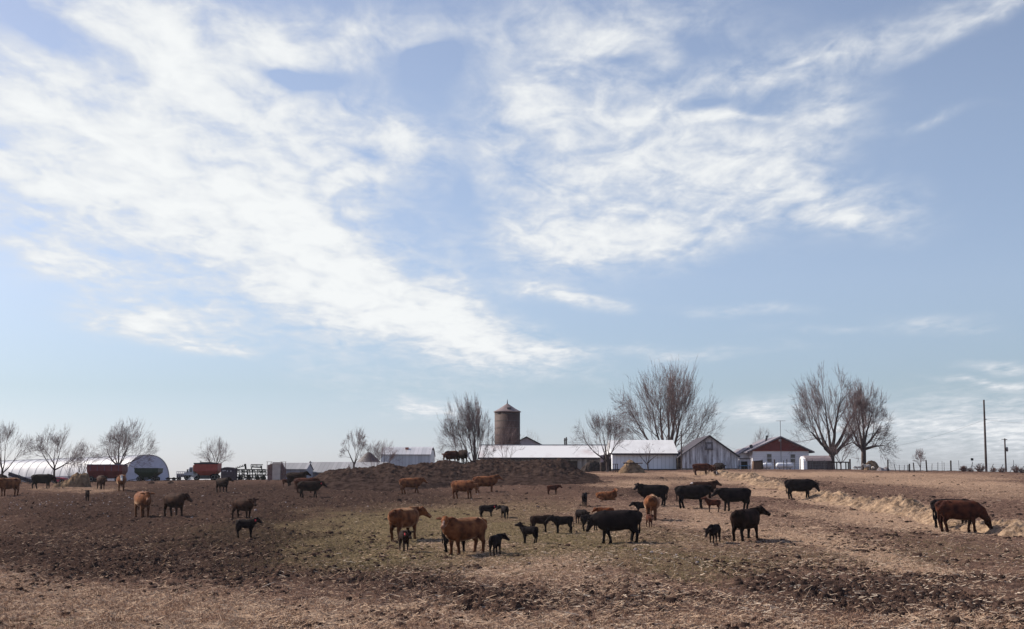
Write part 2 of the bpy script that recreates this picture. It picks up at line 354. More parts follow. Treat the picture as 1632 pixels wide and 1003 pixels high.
def do_scatter():
    # corn stalk litter, thickest on the right of the foreground
    def ws(x, d, px, row, cv):
        r = np.exp(-((px-1420)/480)**2-((row-965)/75)**2)*.9+np.exp(-((px-620)/200)**2-((row-905)/22)**2)*.35+np.exp(-((px-1050)/160)**2-((row-880)/25)**2)*.3+np.exp(-((px-900)/300)**2-((row-960)/40)**2)*.25+.035
        return r*(1-.3*cv[0])*np.clip(vn(x*.8, d*.5, 77)*1.6-.1, 0, 1)
    x, y, z, cv = scatter(30000, 775, 1012, ws); n = len(x)
    blades('corn_stalk_litter', x, y, z+.01, RG.gamma(2.0, .055, n)+.04, RG.uniform(.004, .011, n), RG.uniform(0, 6.28, n), RG.normal(.05, .16, n), STALK)
    # straw over the tan places
    x, y, z, cv = scatter(420000, 760, 1012, lambda x, d, px, row, cv: np.clip(cv[0]*.55+.04, 0, 1)*np.clip(vn(x*1.5, d, 78)*1.5, .1, 1)); n = len(x)
    blades('trodden_straw', x, y, z+.005, RG.gamma(2.2, .045, n)+.03, RG.uniform(.004, .009, n), RG.uniform(0, 6.28, n), RG.normal(.12, .25, n), STRAW)
    x, y, z, cv = scatter(260000, 840, 1012, lambda x, d, px, row, cv: np.clip((row-820)/120, 0, 1)*np.clip(.30+cv[0]*.7-cv[2]*.15, 0, 1)*np.clip(vn(x*2.2, d*1.6, 79)*2.2-.45, 0, 1)); n = len(x)
    blades('dry_grass', x, y, z-.01, RG.uniform(.04, .13, n), RG.uniform(.003, .008, n), RG.uniform(0, 6.28, n), RG.uniform(.3, 1.4, n), DRYG)
    x, y, z, cv = scatter(260000, 800, 1000, lambda x, d, px, row, cv: np.clip(cv[1]*.9-.1, 0, 1)*np.clip(vn(x*1.8, d*1.2, 80)*2-.4, 0, 1)); n = len(x)
    blades('short_grass', x, y, z-.01, RG.uniform(.03, .08, n), RG.uniform(.005, .012, n), RG.uniform(0, 6.28, n), RG.uniform(.2, 1.3, n), GRASSB)
    # clods and dung: little eight-sided lumps
    x, y, z, cv = scatter(60000, 757, 1010, lambda x, d, px, row, cv: np.clip(.10+cv[2]*.75+.3*(px > 1150), 0, 1)*np.clip(vn(x*.7, d*.4, 81)*1.8-.5, 0, 1)); n = len(x)
    r = RG.gamma(2.0, .022, n)+.025; t = np.arange(6)*math.pi/3
    ring = np.stack([x[:, None]+np.cos(t)*r[:, None]*RG.uniform(.7, 1.2, (n, 6)), y[:, None]+np.sin(t)*r[:, None]*RG.uniform(.7, 1.2, (n, 6)), z[:, None]-.03+np.zeros((n, 6))], 2)
    mid = ring.copy(); mid[:, :, 0] = (mid[:, :, 0]-x[:, None])*.7+x[:, None]; mid[:, :, 1] = (mid[:, :, 1]-y[:, None])*.7+y[:, None]; mid[:, :, 2] += (r[:, None]*RG.uniform(.1, .6, (n, 6)))+.03
    V = np.concatenate([ring, mid], 1).reshape(-1, 3); i = (np.arange(n)*12)[:, None]
    Fq = np.concatenate([i+np.array([[k, (k+1) % 6, 6+(k+1) % 6, 6+k]]) for k in range(6)]+[i+np.array([[6, 7, 8, 9]]), i+np.array([[9, 10, 11, 6]])])
    me = np_mesh('dirt_clods', V, Fq, True); me.materials.append(CLOD); o = link(bpy.data.objects.new('dirt_clods', me)); o['kind'] = 'stuff'
do_scatter()
def pale_stones():
    def ws(x, d, px, row, cv): return np.exp(-((px-110)/150)**2-((row-800-(110-px)*.05)/7)**2)*.9+np.exp(-((px-60)/60)**2-((row-806)/3)**2)+.25*np.exp(-((px-260)/220)**2-((row-812)/14)**2)+.10*np.exp(-((px-760)/120)**2-((row-800)/16)**2)+.06*np.exp(-((px-1100)/200)**2-((row-890)/8)**2)
    x, y, z, cv = scatter(9000, 780, 900, ws); n = len(x); r = np.minimum(RG.gamma(2., .015, n)+.02, .09); t = np.arange(5)*2*math.pi/5
    a = np.stack([x[:, None]+np.cos(t)*r[:, None]*RG.uniform(.6, 1.3, (n, 5)), y[:, None]+np.sin(t)*r[:, None]*RG.uniform(.6, 1.3, (n, 5)), z[:, None]-.02+np.zeros((n, 5))], 2)
    b = a.copy(); b[:, :, 0] = (b[:, :, 0]-x[:, None])*.6+x[:, None]; b[:, :, 1] = (b[:, :, 1]-y[:, None])*.6+y[:, None]; b[:, :, 2] += r[:, None]*RG.uniform(.5, 1.1, (n, 5))+.01
    V = np.concatenate([a, b], 1).reshape(-1, 3); i = (np.arange(n)*10)[:, None]
    Fq = np.concatenate([i+np.array([[k, (k+1) % 5, 5+(k+1) % 5, 5+k]]) for k in range(5)]+[i+np.array([[5, 6, 7, 8]]), i+np.array([[8, 9, 5, 5]])][:1+5])
    me = np_mesh('pale_stones', V, Fq); me.materials.append(mat('pale_stone', (.12,.095,.095), col2=(.30,.26,.26), scale=1.5)); o = link(bpy.data.objects.new('pale_stones', me)); o['kind'] = 'stuff'
pale_stones()

# ------------------------------------------------------------------ manure mound (skyline traced in metres)
def lumps(x, y, a, s=0): return (fbm(x*.7, y*.7, 4, 50+s)*1.6+(.3-np.abs(fbm(x*1.7, y*1.7, 3, 60+s))*2.2)*.8+fbm(x*6, y*6, 3, 70+s)*.35)*a
MPX = [452,470,490,505,520,550,590,620,645,668,690,705,740,765,830,880,895,905,920,935,950,975]
MPY = [772,766,764,758,752,747,744,738,744,738.5,737,734,738,732,734,731,732,737,745,753,758,763]
def build_mound():
    nx, ny = 420, 150; pxs = np.linspace(448, 978, nx); ds = np.linspace(124, 166, ny)
    P, D_ = np.meshgrid(pxs, ds); X = (P-CX)/F*D_/1.012
    # ridge distance drifts so that the heap is not a wall
    dr = 147+2.5*np.sin(P/60.)+fbm(P/45., P*0, 2, 90)*5
    top = np.interp(P, MPX, MPY); H = zrow(top, dr)-ground((P-CX)/F*dr/1.012, dr)
    H = np.maximum(H, 0)
    q = np.where(D_ < dr, (dr-D_)/(dr-127-2*np.sin(P/37.)), (D_-dr)/16.)
    prof = np.clip(1-np.clip(q, 0, 1)**1.35, 0, 1); prof = prof*prof*(3-2*prof)*.45+prof*.55
    Z0 = ground(X, D_); lm = lumps(X, D_, .36)+lumps(X*.5+9, D_*.5, .25, 5); hum = np.exp(-((P-535)/48)**2-((D_-136)/5)**2)*.7
    Z = Z0+(H-.12)*prof+lm*np.clip(prof*1.6, 0, 1)*np.clip(H/1.2, .15, 1)+hum-.28*(1-np.clip(prof*6, 0, 1))
    V = np.stack([X.ravel(), D_.ravel(), Z.ravel()], 1); i = (np.arange(ny-1)[:, None]*nx+np.arange(nx-1)[None]).ravel()
    me = np_mesh('manure_mound', V, np.stack([i, i+1, i+1+nx, i+nx], 1), True)
    me.materials.append(mat('manure', (.014,.0085,.0078), col2=(.056,.037,.030), scale=1.6, bump=.9, bscale=5, lo=.35, hi=.68, det=8))
    o = link(bpy.data.objects.new('manure_mound', me)); props(o, 'long dark brown lumpy manure mound across the middle, in front of the long low barn', 'mound')
    return X, D_, Z, pxs, ds
MND = build_mound()
def mound_z(x, y):
    i = np.argmin((MND[0]-x)**2+(MND[1]-y)**2); return float(MND[2].ravel()[i])

# ------------------------------------------------------------------ hay windrow and heaps
HAY = mat('hay', (.12,.078,.050), col2=(.36,.25,.165), scale=2.2, bump=.8, bscale=9, lo=.32, hi=.66, det=8)
HAYD = mat('old_hay', (.075,.048,.032), col2=(.23,.155,.095), scale=2.5, bump=.8, bscale=9, lo=.35, hi=.68, det=8)
def hay_strands(name, x, y, z, n, parent=None, m=None, l=.22):
    k = RG.integers(0, len(x), n); j = lambda s: RG.normal(0, s, n)
    return x[k]+j(.05), y[k]+j(.05), z[k]+j(.02)
WROW = [(1118,757,1.2,.3),(1150,759.5,1.6,.55),(1172,763,1.5,.45),(1195,767,1.8,.75),(1222,773,1.6,.6),(1262,783,1.2,.4),(1292,790,1.4,.4),(1325,799,1.8,.55),(1362,805,1.8,.65),(1398,809,2.0,.75),(1430,815,1.9,.7),(1465,822,1.8,.65),(1510,836,1.3,.4),(1556,845,1.6,.55),(1590,846,1.9,.6),(1650,855,1.8,.55),(1700,862,1.5,.4)]
def build_windrow():
    pts = []
    for (px, py, w, h) in WROW:
        p = gat(px, py); pts.append((p.x, p.y, w, h))
    pts = np.array(pts); sg = np.r_[0, np.cumsum(np.hypot(np.diff(pts[:, 0]), np.diff(pts[:, 1])))]
    n = 1700; s = np.linspace(0, sg[-1], n); I = [np.interp(s, sg, pts[:, k]) for k in range(4)]
    tx = np.gradient(I[0]); ty = np.gradient(I[1]); ln = np.hypot(tx, ty); nxv, nyv = -ty/ln, tx/ln
    k = 35; t = np.linspace(-1, 1, k)
    Tt, Ss = np.meshgrid(t, s); wv = I[2][:, None]*(1+.7*vn(Ss*.9, Tt*0+3, 5)-.35); 
    X = I[0][:, None]+nxv[:, None]*Tt*wv*.75; Y = I[1][:, None]+nyv[:, None]*Tt*wv*.75
    hh = .72*I[3][:, None]*np.clip(.35+1.25*vn(Ss*.75, Tt*0, 6), .25, 1.5); prof = np.clip(1-np.abs(Tt)**1.8, 0, 1)
    Z = ground(X, Y)-.09+hh*prof*(.8+.5*vn(X*3, Y*3, 7))+(fbm(X*5, Y*5, 3, 8)*.30+(.25-np.abs(fbm(X*2.2, Y*2.2, 3, 18))*1.6)*.30)*prof
    V = np.stack([X.ravel(), Y.ravel(), Z.ravel()], 1); i = (np.arange(n-1)[:, None]*k+np.arange(k-1)[None]).ravel()
    me = np_mesh('hay_windrow', V, np.stack([i, i+1, i+1+k, i+k], 1), True); me.materials.append(HAY)
    o = link(bpy.data.objects.new('hay_windrow', me)); props(o, 'long uneven row of loose golden hay laid out for the cattle on the right', 'hay row')
    sel = np.abs(Tt.ravel()) < .95; x, y, z = hay_strands('', X.ravel()[sel], Y.ravel()[sel], Z.ravel()[sel], 30000); m_ = len(x)
    blades('loose_hay', x, y, z, RG.uniform(.08, .22, m_), RG.uniform(.004, .009, m_), RG.uniform(0, 6.28, m_), RG.normal(.2, .4, m_), STRAW)
build_windrow()
def heap(name, label, cat, px0, px1, py, pytop, d, prof, m, ry=1.3, seed=1, lump=.2):
    """prof: (t, h) outline across the heap, t in -1..1, h in 0..1"""
    c = gd((px0+px1)/2, d); w = (xat(px1, py, d)-xat(px0, py, d))/2; H = float(zrow(pytop, d)-c.z)
    a = np.linspace(-1.08, 1.08, 90); b = np.linspace(-1.08, 1.08, 60); A_, B_ = np.meshgrid(a, b)
    h = np.interp(A_, [p[0] for p in prof], [p[1] for p in prof])*np.clip(1-np.abs(B_)**2.2, 0, 1)
    Z = -.06+H*h+fbm(A_*w*2.2, B_*ry*2.2, 4, seed)*lump*2*np.clip(h*3, 0, 1)
    X = A_*w; Y = B_*ry; zz = ground(c.x+X, c.y+Y)-c.z
    V = np.stack([X.ravel(), Y.ravel(), (Z+zz).ravel()], 1); nx = 90; i = (np.arange(59)[:, None]*nx+np.arange(89)[None]).ravel()
    me = np_mesh(name, V, np.stack([i, i+1, i+1+nx, i+nx], 1), True); me.materials.append(m)
    o = link(bpy.data.objects.new(name, me)); o.location = c; props(o, label, cat); return o

# ------------------------------------------------------------------ cattle
def ring_tube(mb, pts, radii, n=12, flat=None):
    """closed tube through pts; radii = (vertical-ish, sideways) per point; rounded ends"""
    P = [Vector(p) for p in pts]; rr = [(r, r) if isinstance(r, (int, float)) else r for r in radii]
    # rounded end caps
    d0 = (P[0]-P[1]).normalized(); d1 = (P[-1]-P[-2]).normalized()
    P = [P[0]+d0*min(rr[0])*.85, P[0]+d0*min(rr[0])*.5]+P+[P[-1]+d1*min(rr[-1])*.5, P[-1]+d1*min(rr[-1])*.85]
    rr = [tuple(v*.45 for v in rr[0]), tuple(v*.85 for v in rr[0])]+rr+[tuple(v*.85 for v in rr[-1]), tuple(v*.45 for v in rr[-1])]
    vs = []; m = len(P); side = flat or Vector((0, 1, 0))
    for i, p in enumerate(P):
        t = (P[min(i+1, m-1)]-P[max(i-1, 0)]).normalized()
        s = side-t*side.dot(t)
        s = s.normalized() if s.length > .05 else Vector((0, 1, 0)); u = t.cross(s)
        for k in range(n):
            a = 2*math.pi*k/n; vs.append(p+u*math.cos(a)*rr[i][0]+s*math.sin(a)*rr[i][1])
    mb.add(vs, [(j*n+k, j*n+(k+1) % n, (j+1)*n+(k+1) % n, (j+1)*n+k) for j in range(m-1) for k in range(n)]+[tuple(range(n-1, -1, -1)), tuple(range((m-1)*n, m*n))])
def rotz(v, a): c, s = math.cos(a), math.sin(a); return Vector((v[0]*c-v[1]*s, v[0]*s+v[1]*c, v[2]))
def cow_raw(calf=False, head='up', hyaw=0, steps=(0, 0, 0, 0), fat=1.0, lie=False, sheep=False, tailswing=0, seed=0):
    rs = random.Random(seed)
    mb = MB(); k = .78 if calf else 1.0; kz = 0
    st = [(-.89,1.13,.17,.16),(-.85,1.08,.27,.24),(-.72,1.03,.33,.30),(-.42,.97,.38,.35),(-.1,.93,.415,.38),(.2,.92,.42,.37),(.45,.93,.41,.33),(.66,.96,.39,.27),(.80,.97,.33,.20),(.90,.96,.20,.13)]
    if calf: st = [(x*.92, z+.055, hh*.76, hw*.66) for (x, z, hh, hw) in st]
    if sheep: st = [(x*.85, z-.04, hh*1.0, hw*1.1) for (x, z, hh, hw) in st]
    dz = -.50 if lie else 0
    ring_tube(mb, [(x, 0, z+dz) for x, z, hh, hw in st], [(hh, hw*fat) for x, z, hh, hw in st], 18)
    # shoulder and haunch masses
    for s in (-1, 1):
        ring_tube(mb, [(.50, s*.17*k*fat, 1.12+dz), (.54, s*.20*k*fat, .86+dz)], [(.15*k, .11*k), (.13*k, .09*k)], 10)
        ring_tube(mb, [(-.60, s*.17*k*fat, 1.16+dz), (-.58, s*.20*k*fat, .84+dz)], [(.20*k, .11*k), (.19*k, .10*k)], 10)
    ring_tube(mb, [(.74, 0, .86+dz), (.62, 0, .70+dz), (.40, 0, .62+dz)], [(.13*k, .11*k), (.13*k, .12*k), (.10*k, .12*k)], 10)
    # hook bones and spine
    ring_tube(mb, [(-.8, 0, 1.30+dz-(0 if not calf else .03)), (-.3, 0, 1.335+dz-(.04 if calf else 0)), (.3, 0, 1.32+dz-(.04 if calf else 0)), (.62, 0, 1.32+dz-(.05 if calf else 0))], [(.035, .07)]*4, 8)
    for s in (-1, 1): ring_tube(mb, [(-.52, s*.16*k, 1.30+dz-(.05 if calf else 0)), (-.44, s*.2*k, 1.27+dz-(.05 if calf else 0))], [.06, .06], 8)
    XK = .84 if calf else 1.0
    mb.v = [(v[0]*XK, v[1], v[2]) for v in mb.v]
    # neck and head
    nb = Vector((.66*XK, 0, 1.10+dz))
    hy = R(hyaw)
    if head == 'up': n2 = Vector((.33, 0, .24)); n1 = Vector((.19, 0, .11)); hd = Vector((.40, 0, -.22))
    elif head == 'high': n2 = Vector((.27, 0, .40)); n1 = Vector((.17, 0, .18)); hd = Vector((.43, 0, -.06))
    elif head == 'level': n2 = Vector((.42, 0, .13)); n1 = Vector((.20, 0, .06)); hd = Vector((.37, 0, -.28))
    elif head == 'low': n2 = Vector((.44, 0, -.10)); n1 = Vector((.21, 0, -.02)); hd = Vector((.22, 0, -.40))
    else: n2 = Vector((.50, 0, -.52)); n1 = Vector((.28, 0, -.22)); hd = Vector((.20, 0, -.40))    # grazing
    if calf: n2 = n2*1.02
    poll = nb+rotz(n2, hy*.45); mid = nb+rotz(n1, hy*.2)
    hf = 1.12 if calf else 1.06
    hdir = rotz(hd, hy).normalized(); hl = .45*hf*(.88 if calf else 1)
    side = rotz(Vector((0, 1, 0)), hy)
    nr = .94 if calf else 1
    if sheep: nr = .8
    nkx = .16
    ring_tube(mb, [nb+Vector((-nkx, 0, -.03)), mid+Vector((0, 0, -.02)), poll-hdir*.06+Vector((0, 0, -.04))], [(.33*nr, .20*nr), (.25*nr, .14*nr), (.145*nr, .09*nr)], 12)
    if not calf: ring_tube(mb, [nb+Vector((.10, 0, -.26)), mid+Vector((.03, 0, -.24)), poll+hdir*.06+Vector((0, 0, -.16))], [(.08, .03), (.06, .025), (.04, .025)], 8)
    fw = hdir
    up = fw.cross(side)*-1
    if up.z < 0: up = -up
    a = poll
    # skull: broad brow, straight nose line, narrower bridge, square wide muzzle
    def hp_(t, u_): return a+fw*hl*t+up*u_*hf
    ring_tube(mb, [hp_(-.05, .015), hp_(.12, 0), hp_(.32, -.012), hp_(.55, -.022), hp_(.78, -.028), hp_(.98, -.030)],
              [(.095*hf, .105*hf), (.128*hf, .130*hf), (.125*hf, .118*hf), (.092*hf, .080*hf), (.080*hf, .075*hf), (.082*hf, .095*hf)], 12, flat=side)
    ring_tube(mb, [hp_(.10, -.10), hp_(.30, -.125), hp_(.50, -.105), hp_(.80, -.085)], [(.06*hf, .07*hf), (.065*hf, .075*hf), (.045*hf, .05*hf), (.04*hf, .05*hf)], 8, flat=side)    # jaw
    ring_tube(mb, [hp_(-.03, .095)-side*.05*hf, hp_(-.03, .095)+side*.05*hf], [.055*hf, .055*hf], 8, flat=fw)      # poll tuft
    for s in (-1, 1):
        ring_tube(mb, [hp_(.24, .05)+side*s*.085*hf, hp_(.36, .035)+side*s*.085*hf], [.045*hf, .04*hf], 8, flat=side)   # brow ridge
        b0 = hp_(.0, .03)+side*s*.08*hf; e1 = b0+side*s*.14*hf-fw*.05+up*.01; e2 = b0+side*s*.27*hf-fw*.07-up*.02
        ring_tube(mb, [b0, e1, e2], [(.032, .05), (.040, .092), (.028, .045)], 8, flat=fw)
    # legs
    if not lie:
        lk = .88 if calf else 1.0
        for j, (sx, s) in enumerate(((1, -1), (1, 1), (-1, -1), (-1, 1))):
            f = steps[j]*.01; lift = max(0, -f)*.05
            w = .155*fat*k if sx > 0 else .165*fat*k
            if sx > 0:
                ch = [(.50, s*w, .92), (.49+f*.15, s*w, .70), (.50+f*.5+.01, s*w, .42), (.50+f*.8, s*w, .30), (.50+f, s*w, .11), (.525+f, s*w, .035)]
                rd = [(.19, .11), (.14, .09), (.080, .07), (.060, .056), (.066, .060), (.080, .068)]
            else:
                ch = [(-.63, s*w, 1.0), (-.60+f*.1, s*w, .76), (-.65+f*.45, s*w, .56), (-.725+f*.7, s*w, .43), (-.68+f*.9, s*w, .26), (-.665+f, s*w, .10), (-.64+f, s*w, .035)]
                rd = [(.25, .14), (.23, .125), (.135, .085), (.085, .068), (.068, .060), (.066, .060), (.080, .068)]
            rd = [(x_*lk, y_*lk) for x_, y_ in rd]
            if calf: ch = [(x_*XK, y_, z_) for x_, y_, z_ in ch]
            ring_tube(mb, ch, rd, 10)
    else:
        for s in (-1, 1):
            ring_tube(mb, [(.5, s*.2, .30), (.72, s*.2, .12), (.80, s*.19, .07)], [.11, .07, .05], 8)
            ring_tube(mb, [(.80, s*.19, .07), (.58, s*.2, .05), (.50, s*.2, .05)], [.05, .045, .05], 8)
            ring_tube(mb, [(-.55, s*.25, .28), (-.30, s*.36, .17), (-.45, s*.42, .08), (-.1, s*.42, .06)], [.19, .12, .06, .05], 8)
    # udder, tail
    if not calf and not lie: ring_tube(mb, [(-.50, 0, .66), (-.34, 0, .64)], [(.13, .12), (.10, .12)], 10)
    t = tailswing
    zt = 1.24+dz-(.05 if calf else 0)
    tl = [(-.80, 0, zt+.05), (-.90, 0, zt+.02), (-.925, t*.1, zt-.18), (-.915, t*.3, zt-.45), (-.90, t*.6, zt-.68), (-.89, t*.7, zt-.86)]
    if calf: tl = tl[:5]
    if lie: tl = [(-.80, 0, .76), (-.9, .0, .70), (-.96, .05, .40), (-.97, .1, .15)]
    if sheep: tl = tl[:3]
    tl = [(x_*XK, y_, z_) for x_, y_, z_ in tl]
    ring_tube(mb, tl, ([.05, .045, .036, .030, .046, .034])[:len(tl)], 8)
    info = dict(poll=a, fw=fw, side=side, up=up, hl=hl, hf=hf)
    return mb, info
COATS = dict(
 black=((.0065,.0045,.005), (.015,.010,.010)), brownblack=((.009,.005,.004), (.026,.013,.010)), darkbrown=((.019,.0085,.006), (.054,.026,.017)),
 red=((.060,.017,.008), (.16,.048,.017)), orange=((.066,.021,.010), (.19,.070,.029)), darkred=((.026,.008,.006), (.080,.024,.013)), white=((.30,.27,.24), (.52,.47,.42)))
def coat(c):
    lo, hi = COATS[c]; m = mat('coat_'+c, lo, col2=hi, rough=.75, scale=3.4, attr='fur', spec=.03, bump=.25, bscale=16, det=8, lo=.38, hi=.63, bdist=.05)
    b = m.node_tree.nodes['Principled BSDF']; b.inputs['Sheen Weight'].default_value = {'orange': .55, 'red': .45, 'darkred': .22, 'white': .1}  .get(c, .0); b.inputs['Sheen Roughness'].default_value = .28
    b.inputs['Sheen Tint'].default_value = (.95, .66, .44, 1) if c in ('orange', 'red', 'darkred') else (.8, .6, .5, 1); return m
REDTAG = None
PENDING = []
def cow(name, label, cat, px, py, hpx, yaw, c, group, calf=False, head='up', hyaw=0, steps=(0, 0, 0, 0), fat=1.0, lie=False, sheep=False, tail=0, face=None, legs=None, tag=None, on=None, base=None, rumpw=False):
    if base is not None: p = base; d = p.y
    else: p = gat(px, py); d = p.y
    href = (.88 if lie else 1.37) if not calf else 1.30
    sc = hpx*d/F/href
    mb, info = cow_raw(calf, head, hyaw, steps, fat, lie, sheep, tail, len(PENDING))
    me = bpy.data.meshes.new(name); me.from_pydata(mb.v, [], mb.f); me.update()
    o = link(bpy.data.objects.new(name, me)); props(o, label, cat, group)
    md = o.modifiers.new('r', 'REMESH'); md.mode = 'VOXEL'; md.voxel_size = .026 if d < 110 else .034
    sm = o.modifiers.new('s', 'SMOOTH'); sm.factor = .5; sm.iterations = 4 if d < 110 else 2
    # ground the feet: sit on the field where the body stands, tilted to its slope
    ex = Vector((math.cos(R(yaw)), math.sin(R(yaw)), 0))
    PENDING.append((o, info, dict(loc=p, sc=sc, yaw=R(yaw), c=c, face=face, legs=legs, tag=tag, calf=calf, rumpw=rumpw, d=d, lie=lie)))
    return o
def seg_dist(P, a, b):
    a = np.array(a); b = np.array(b); ab = b-a; t = np.clip(((P-a)@ab)/(ab@ab), 0, 1)[:, None]
    return np.linalg.norm(P-(a+t*ab), axis=1)
def finish_cattle():
    bpy.context.view_layer.update(); dg = bpy.context.evaluated_depsgraph_get()
    tagm = {'red': mat('red_tag', (.55,.03,.05), var=.1, rough=.5), 'white': mat('white_tag', (.7,.68,.62), var=.1, rough=.5), 'orange': mat('orange_tag', (.6,.16,.08), var=.1, rough=.5)}
    eyem = mat('eye', (.006,.005,.005), var=.1, rough=.15)
    for o, info, q in PENDING:
        me = bpy.data.meshes.new_from_object(o.evaluated_get(dg)); old = o.data
        o.modifiers.clear(); o.data = me; bpy.data.meshes.remove(old)
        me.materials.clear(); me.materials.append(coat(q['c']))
        n = len(me.vertices); P = np.empty(n*3); me.vertices.foreach_get('co', P); P = P.reshape(-1, 3)
        me.polygons.foreach_set('use_smooth', np.ones(len(me.polygons), bool))
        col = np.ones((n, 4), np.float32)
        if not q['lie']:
            lg = np.clip((.78-P[:, 2])/.4, 0, 1)[:, None]; col[:, :3] *= 1-.5*lg       # dark muddy legs, plus belly shade painted into the coat
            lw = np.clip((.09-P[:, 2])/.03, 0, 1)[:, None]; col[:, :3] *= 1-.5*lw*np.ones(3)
        a, fw, up, hl = [np.array(info[k]) if k != 'hl' else info[k] for k in ('poll', 'fw', 'up', 'hl')]
        mz = np.clip(1-(seg_dist(P, a+fw*hl*.86, a+fw*hl*1.05)-.07)/.03, 0, 1)[:, None]
        lo, hi = COATS[q['c']]
        def paint(mask, target):
            col[:, :3] = col[:, :3]*(1-mask)+mask*np.array(target)/np.array([(lo[i]+hi[i])/2 for i in range(3)])
        if q['c'] in ('red', 'orange'): paint(mz*.45, (.24,.14,.10))
        elif q['c'] != 'white': paint(mz*.5, (.035,.027,.026))
        if q['face'] == 'white':
            mk = np.clip(1-(seg_dist(P, a+fw*.02+up*.09, a+fw*hl*.95+up*.06)-.085)/.025, 0, 1)[:, None]; paint(mk, (.50,.45,.41))
        if q['face'] == 'crown':
            mk = np.clip(1-(seg_dist(P, a+up*.1, a+fw*.16+up*.1)-.10)/.03, 0, 1)[:, None]; paint(mk, (.44,.42,.41))
        if q['face'] == 'nose':
            mk = np.clip(1-(seg_dist(P, a+fw*hl*.55+up*.09, a+fw*hl*.8+up*.08)-.035)/.03, 0, 1)[:, None]; paint(mk*.8, (.36,.25,.2))
        if q['rumpw']:
            mk = np.clip(1-(seg_dist(P, (-.88, 0, 1.2), (-.9, .02, .95))-.12)/.03, 0, 1)[:, None]; paint(mk, (.6,.52,.47))
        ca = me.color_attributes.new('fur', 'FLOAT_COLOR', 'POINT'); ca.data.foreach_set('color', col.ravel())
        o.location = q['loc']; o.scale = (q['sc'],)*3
        # lean with the slope of the ground fore and aft
        ex = Vector((math.cos(q['yaw']), math.sin(q['yaw']), 0)); L_ = .6*q['sc']
        z1 = float(ground(q['loc'].x+ex.x*L_, q['loc'].y+ex.y*L_)); z0 = float(ground(q['loc'].x-ex.x*L_, q['loc'].y-ex.y*L_))
        o.rotation_euler = Euler((0, -math.atan2(z1-z0, 2*L_), q['yaw']))
        if q['d'] < 130:
            for s in (-1, 1):
                m_ = MB(); c = info['poll']+info['fw']*info['hl']*.30+info['side']*s*.128*info['hf']+info['up']*.03*info['hf']
                m_.lathe((0, 0, 0), [(.004, -.02), (.014, -.014), (.02, 0), (.014, .014), (.004, .02)], 8)
                e = m_.build('eye', eyem, o, True, loc=c); 
        if q['tag']:
            s = -1 if info['side'].dot(Vector((0, 1, 0))) > 0 else 1
            wy = math.sin(q['yaw'])
            for s in ((-1, 1) if q['tag'].endswith('2') else (q.get('ts', -1),)):
                b0 = info['poll']+info['side']*s*.21*info['hf']-info['up']*.07+info['fw']*.02
                k = 1.5 if q['calf'] else 1.1
                m_ = MB(); m_.box(-.035*k, .035*k, -.012, .012, -.05*k, .03*k); m_.box(-.015*k, .015*k, -.014, .014, .03*k, .05*k)
                m_.build('ear_tag', tagm[q['tag'].rstrip('2')], o, loc=b0)
HERD = 'cattle spread over the winter field'; CALV = 'calves among the herd'
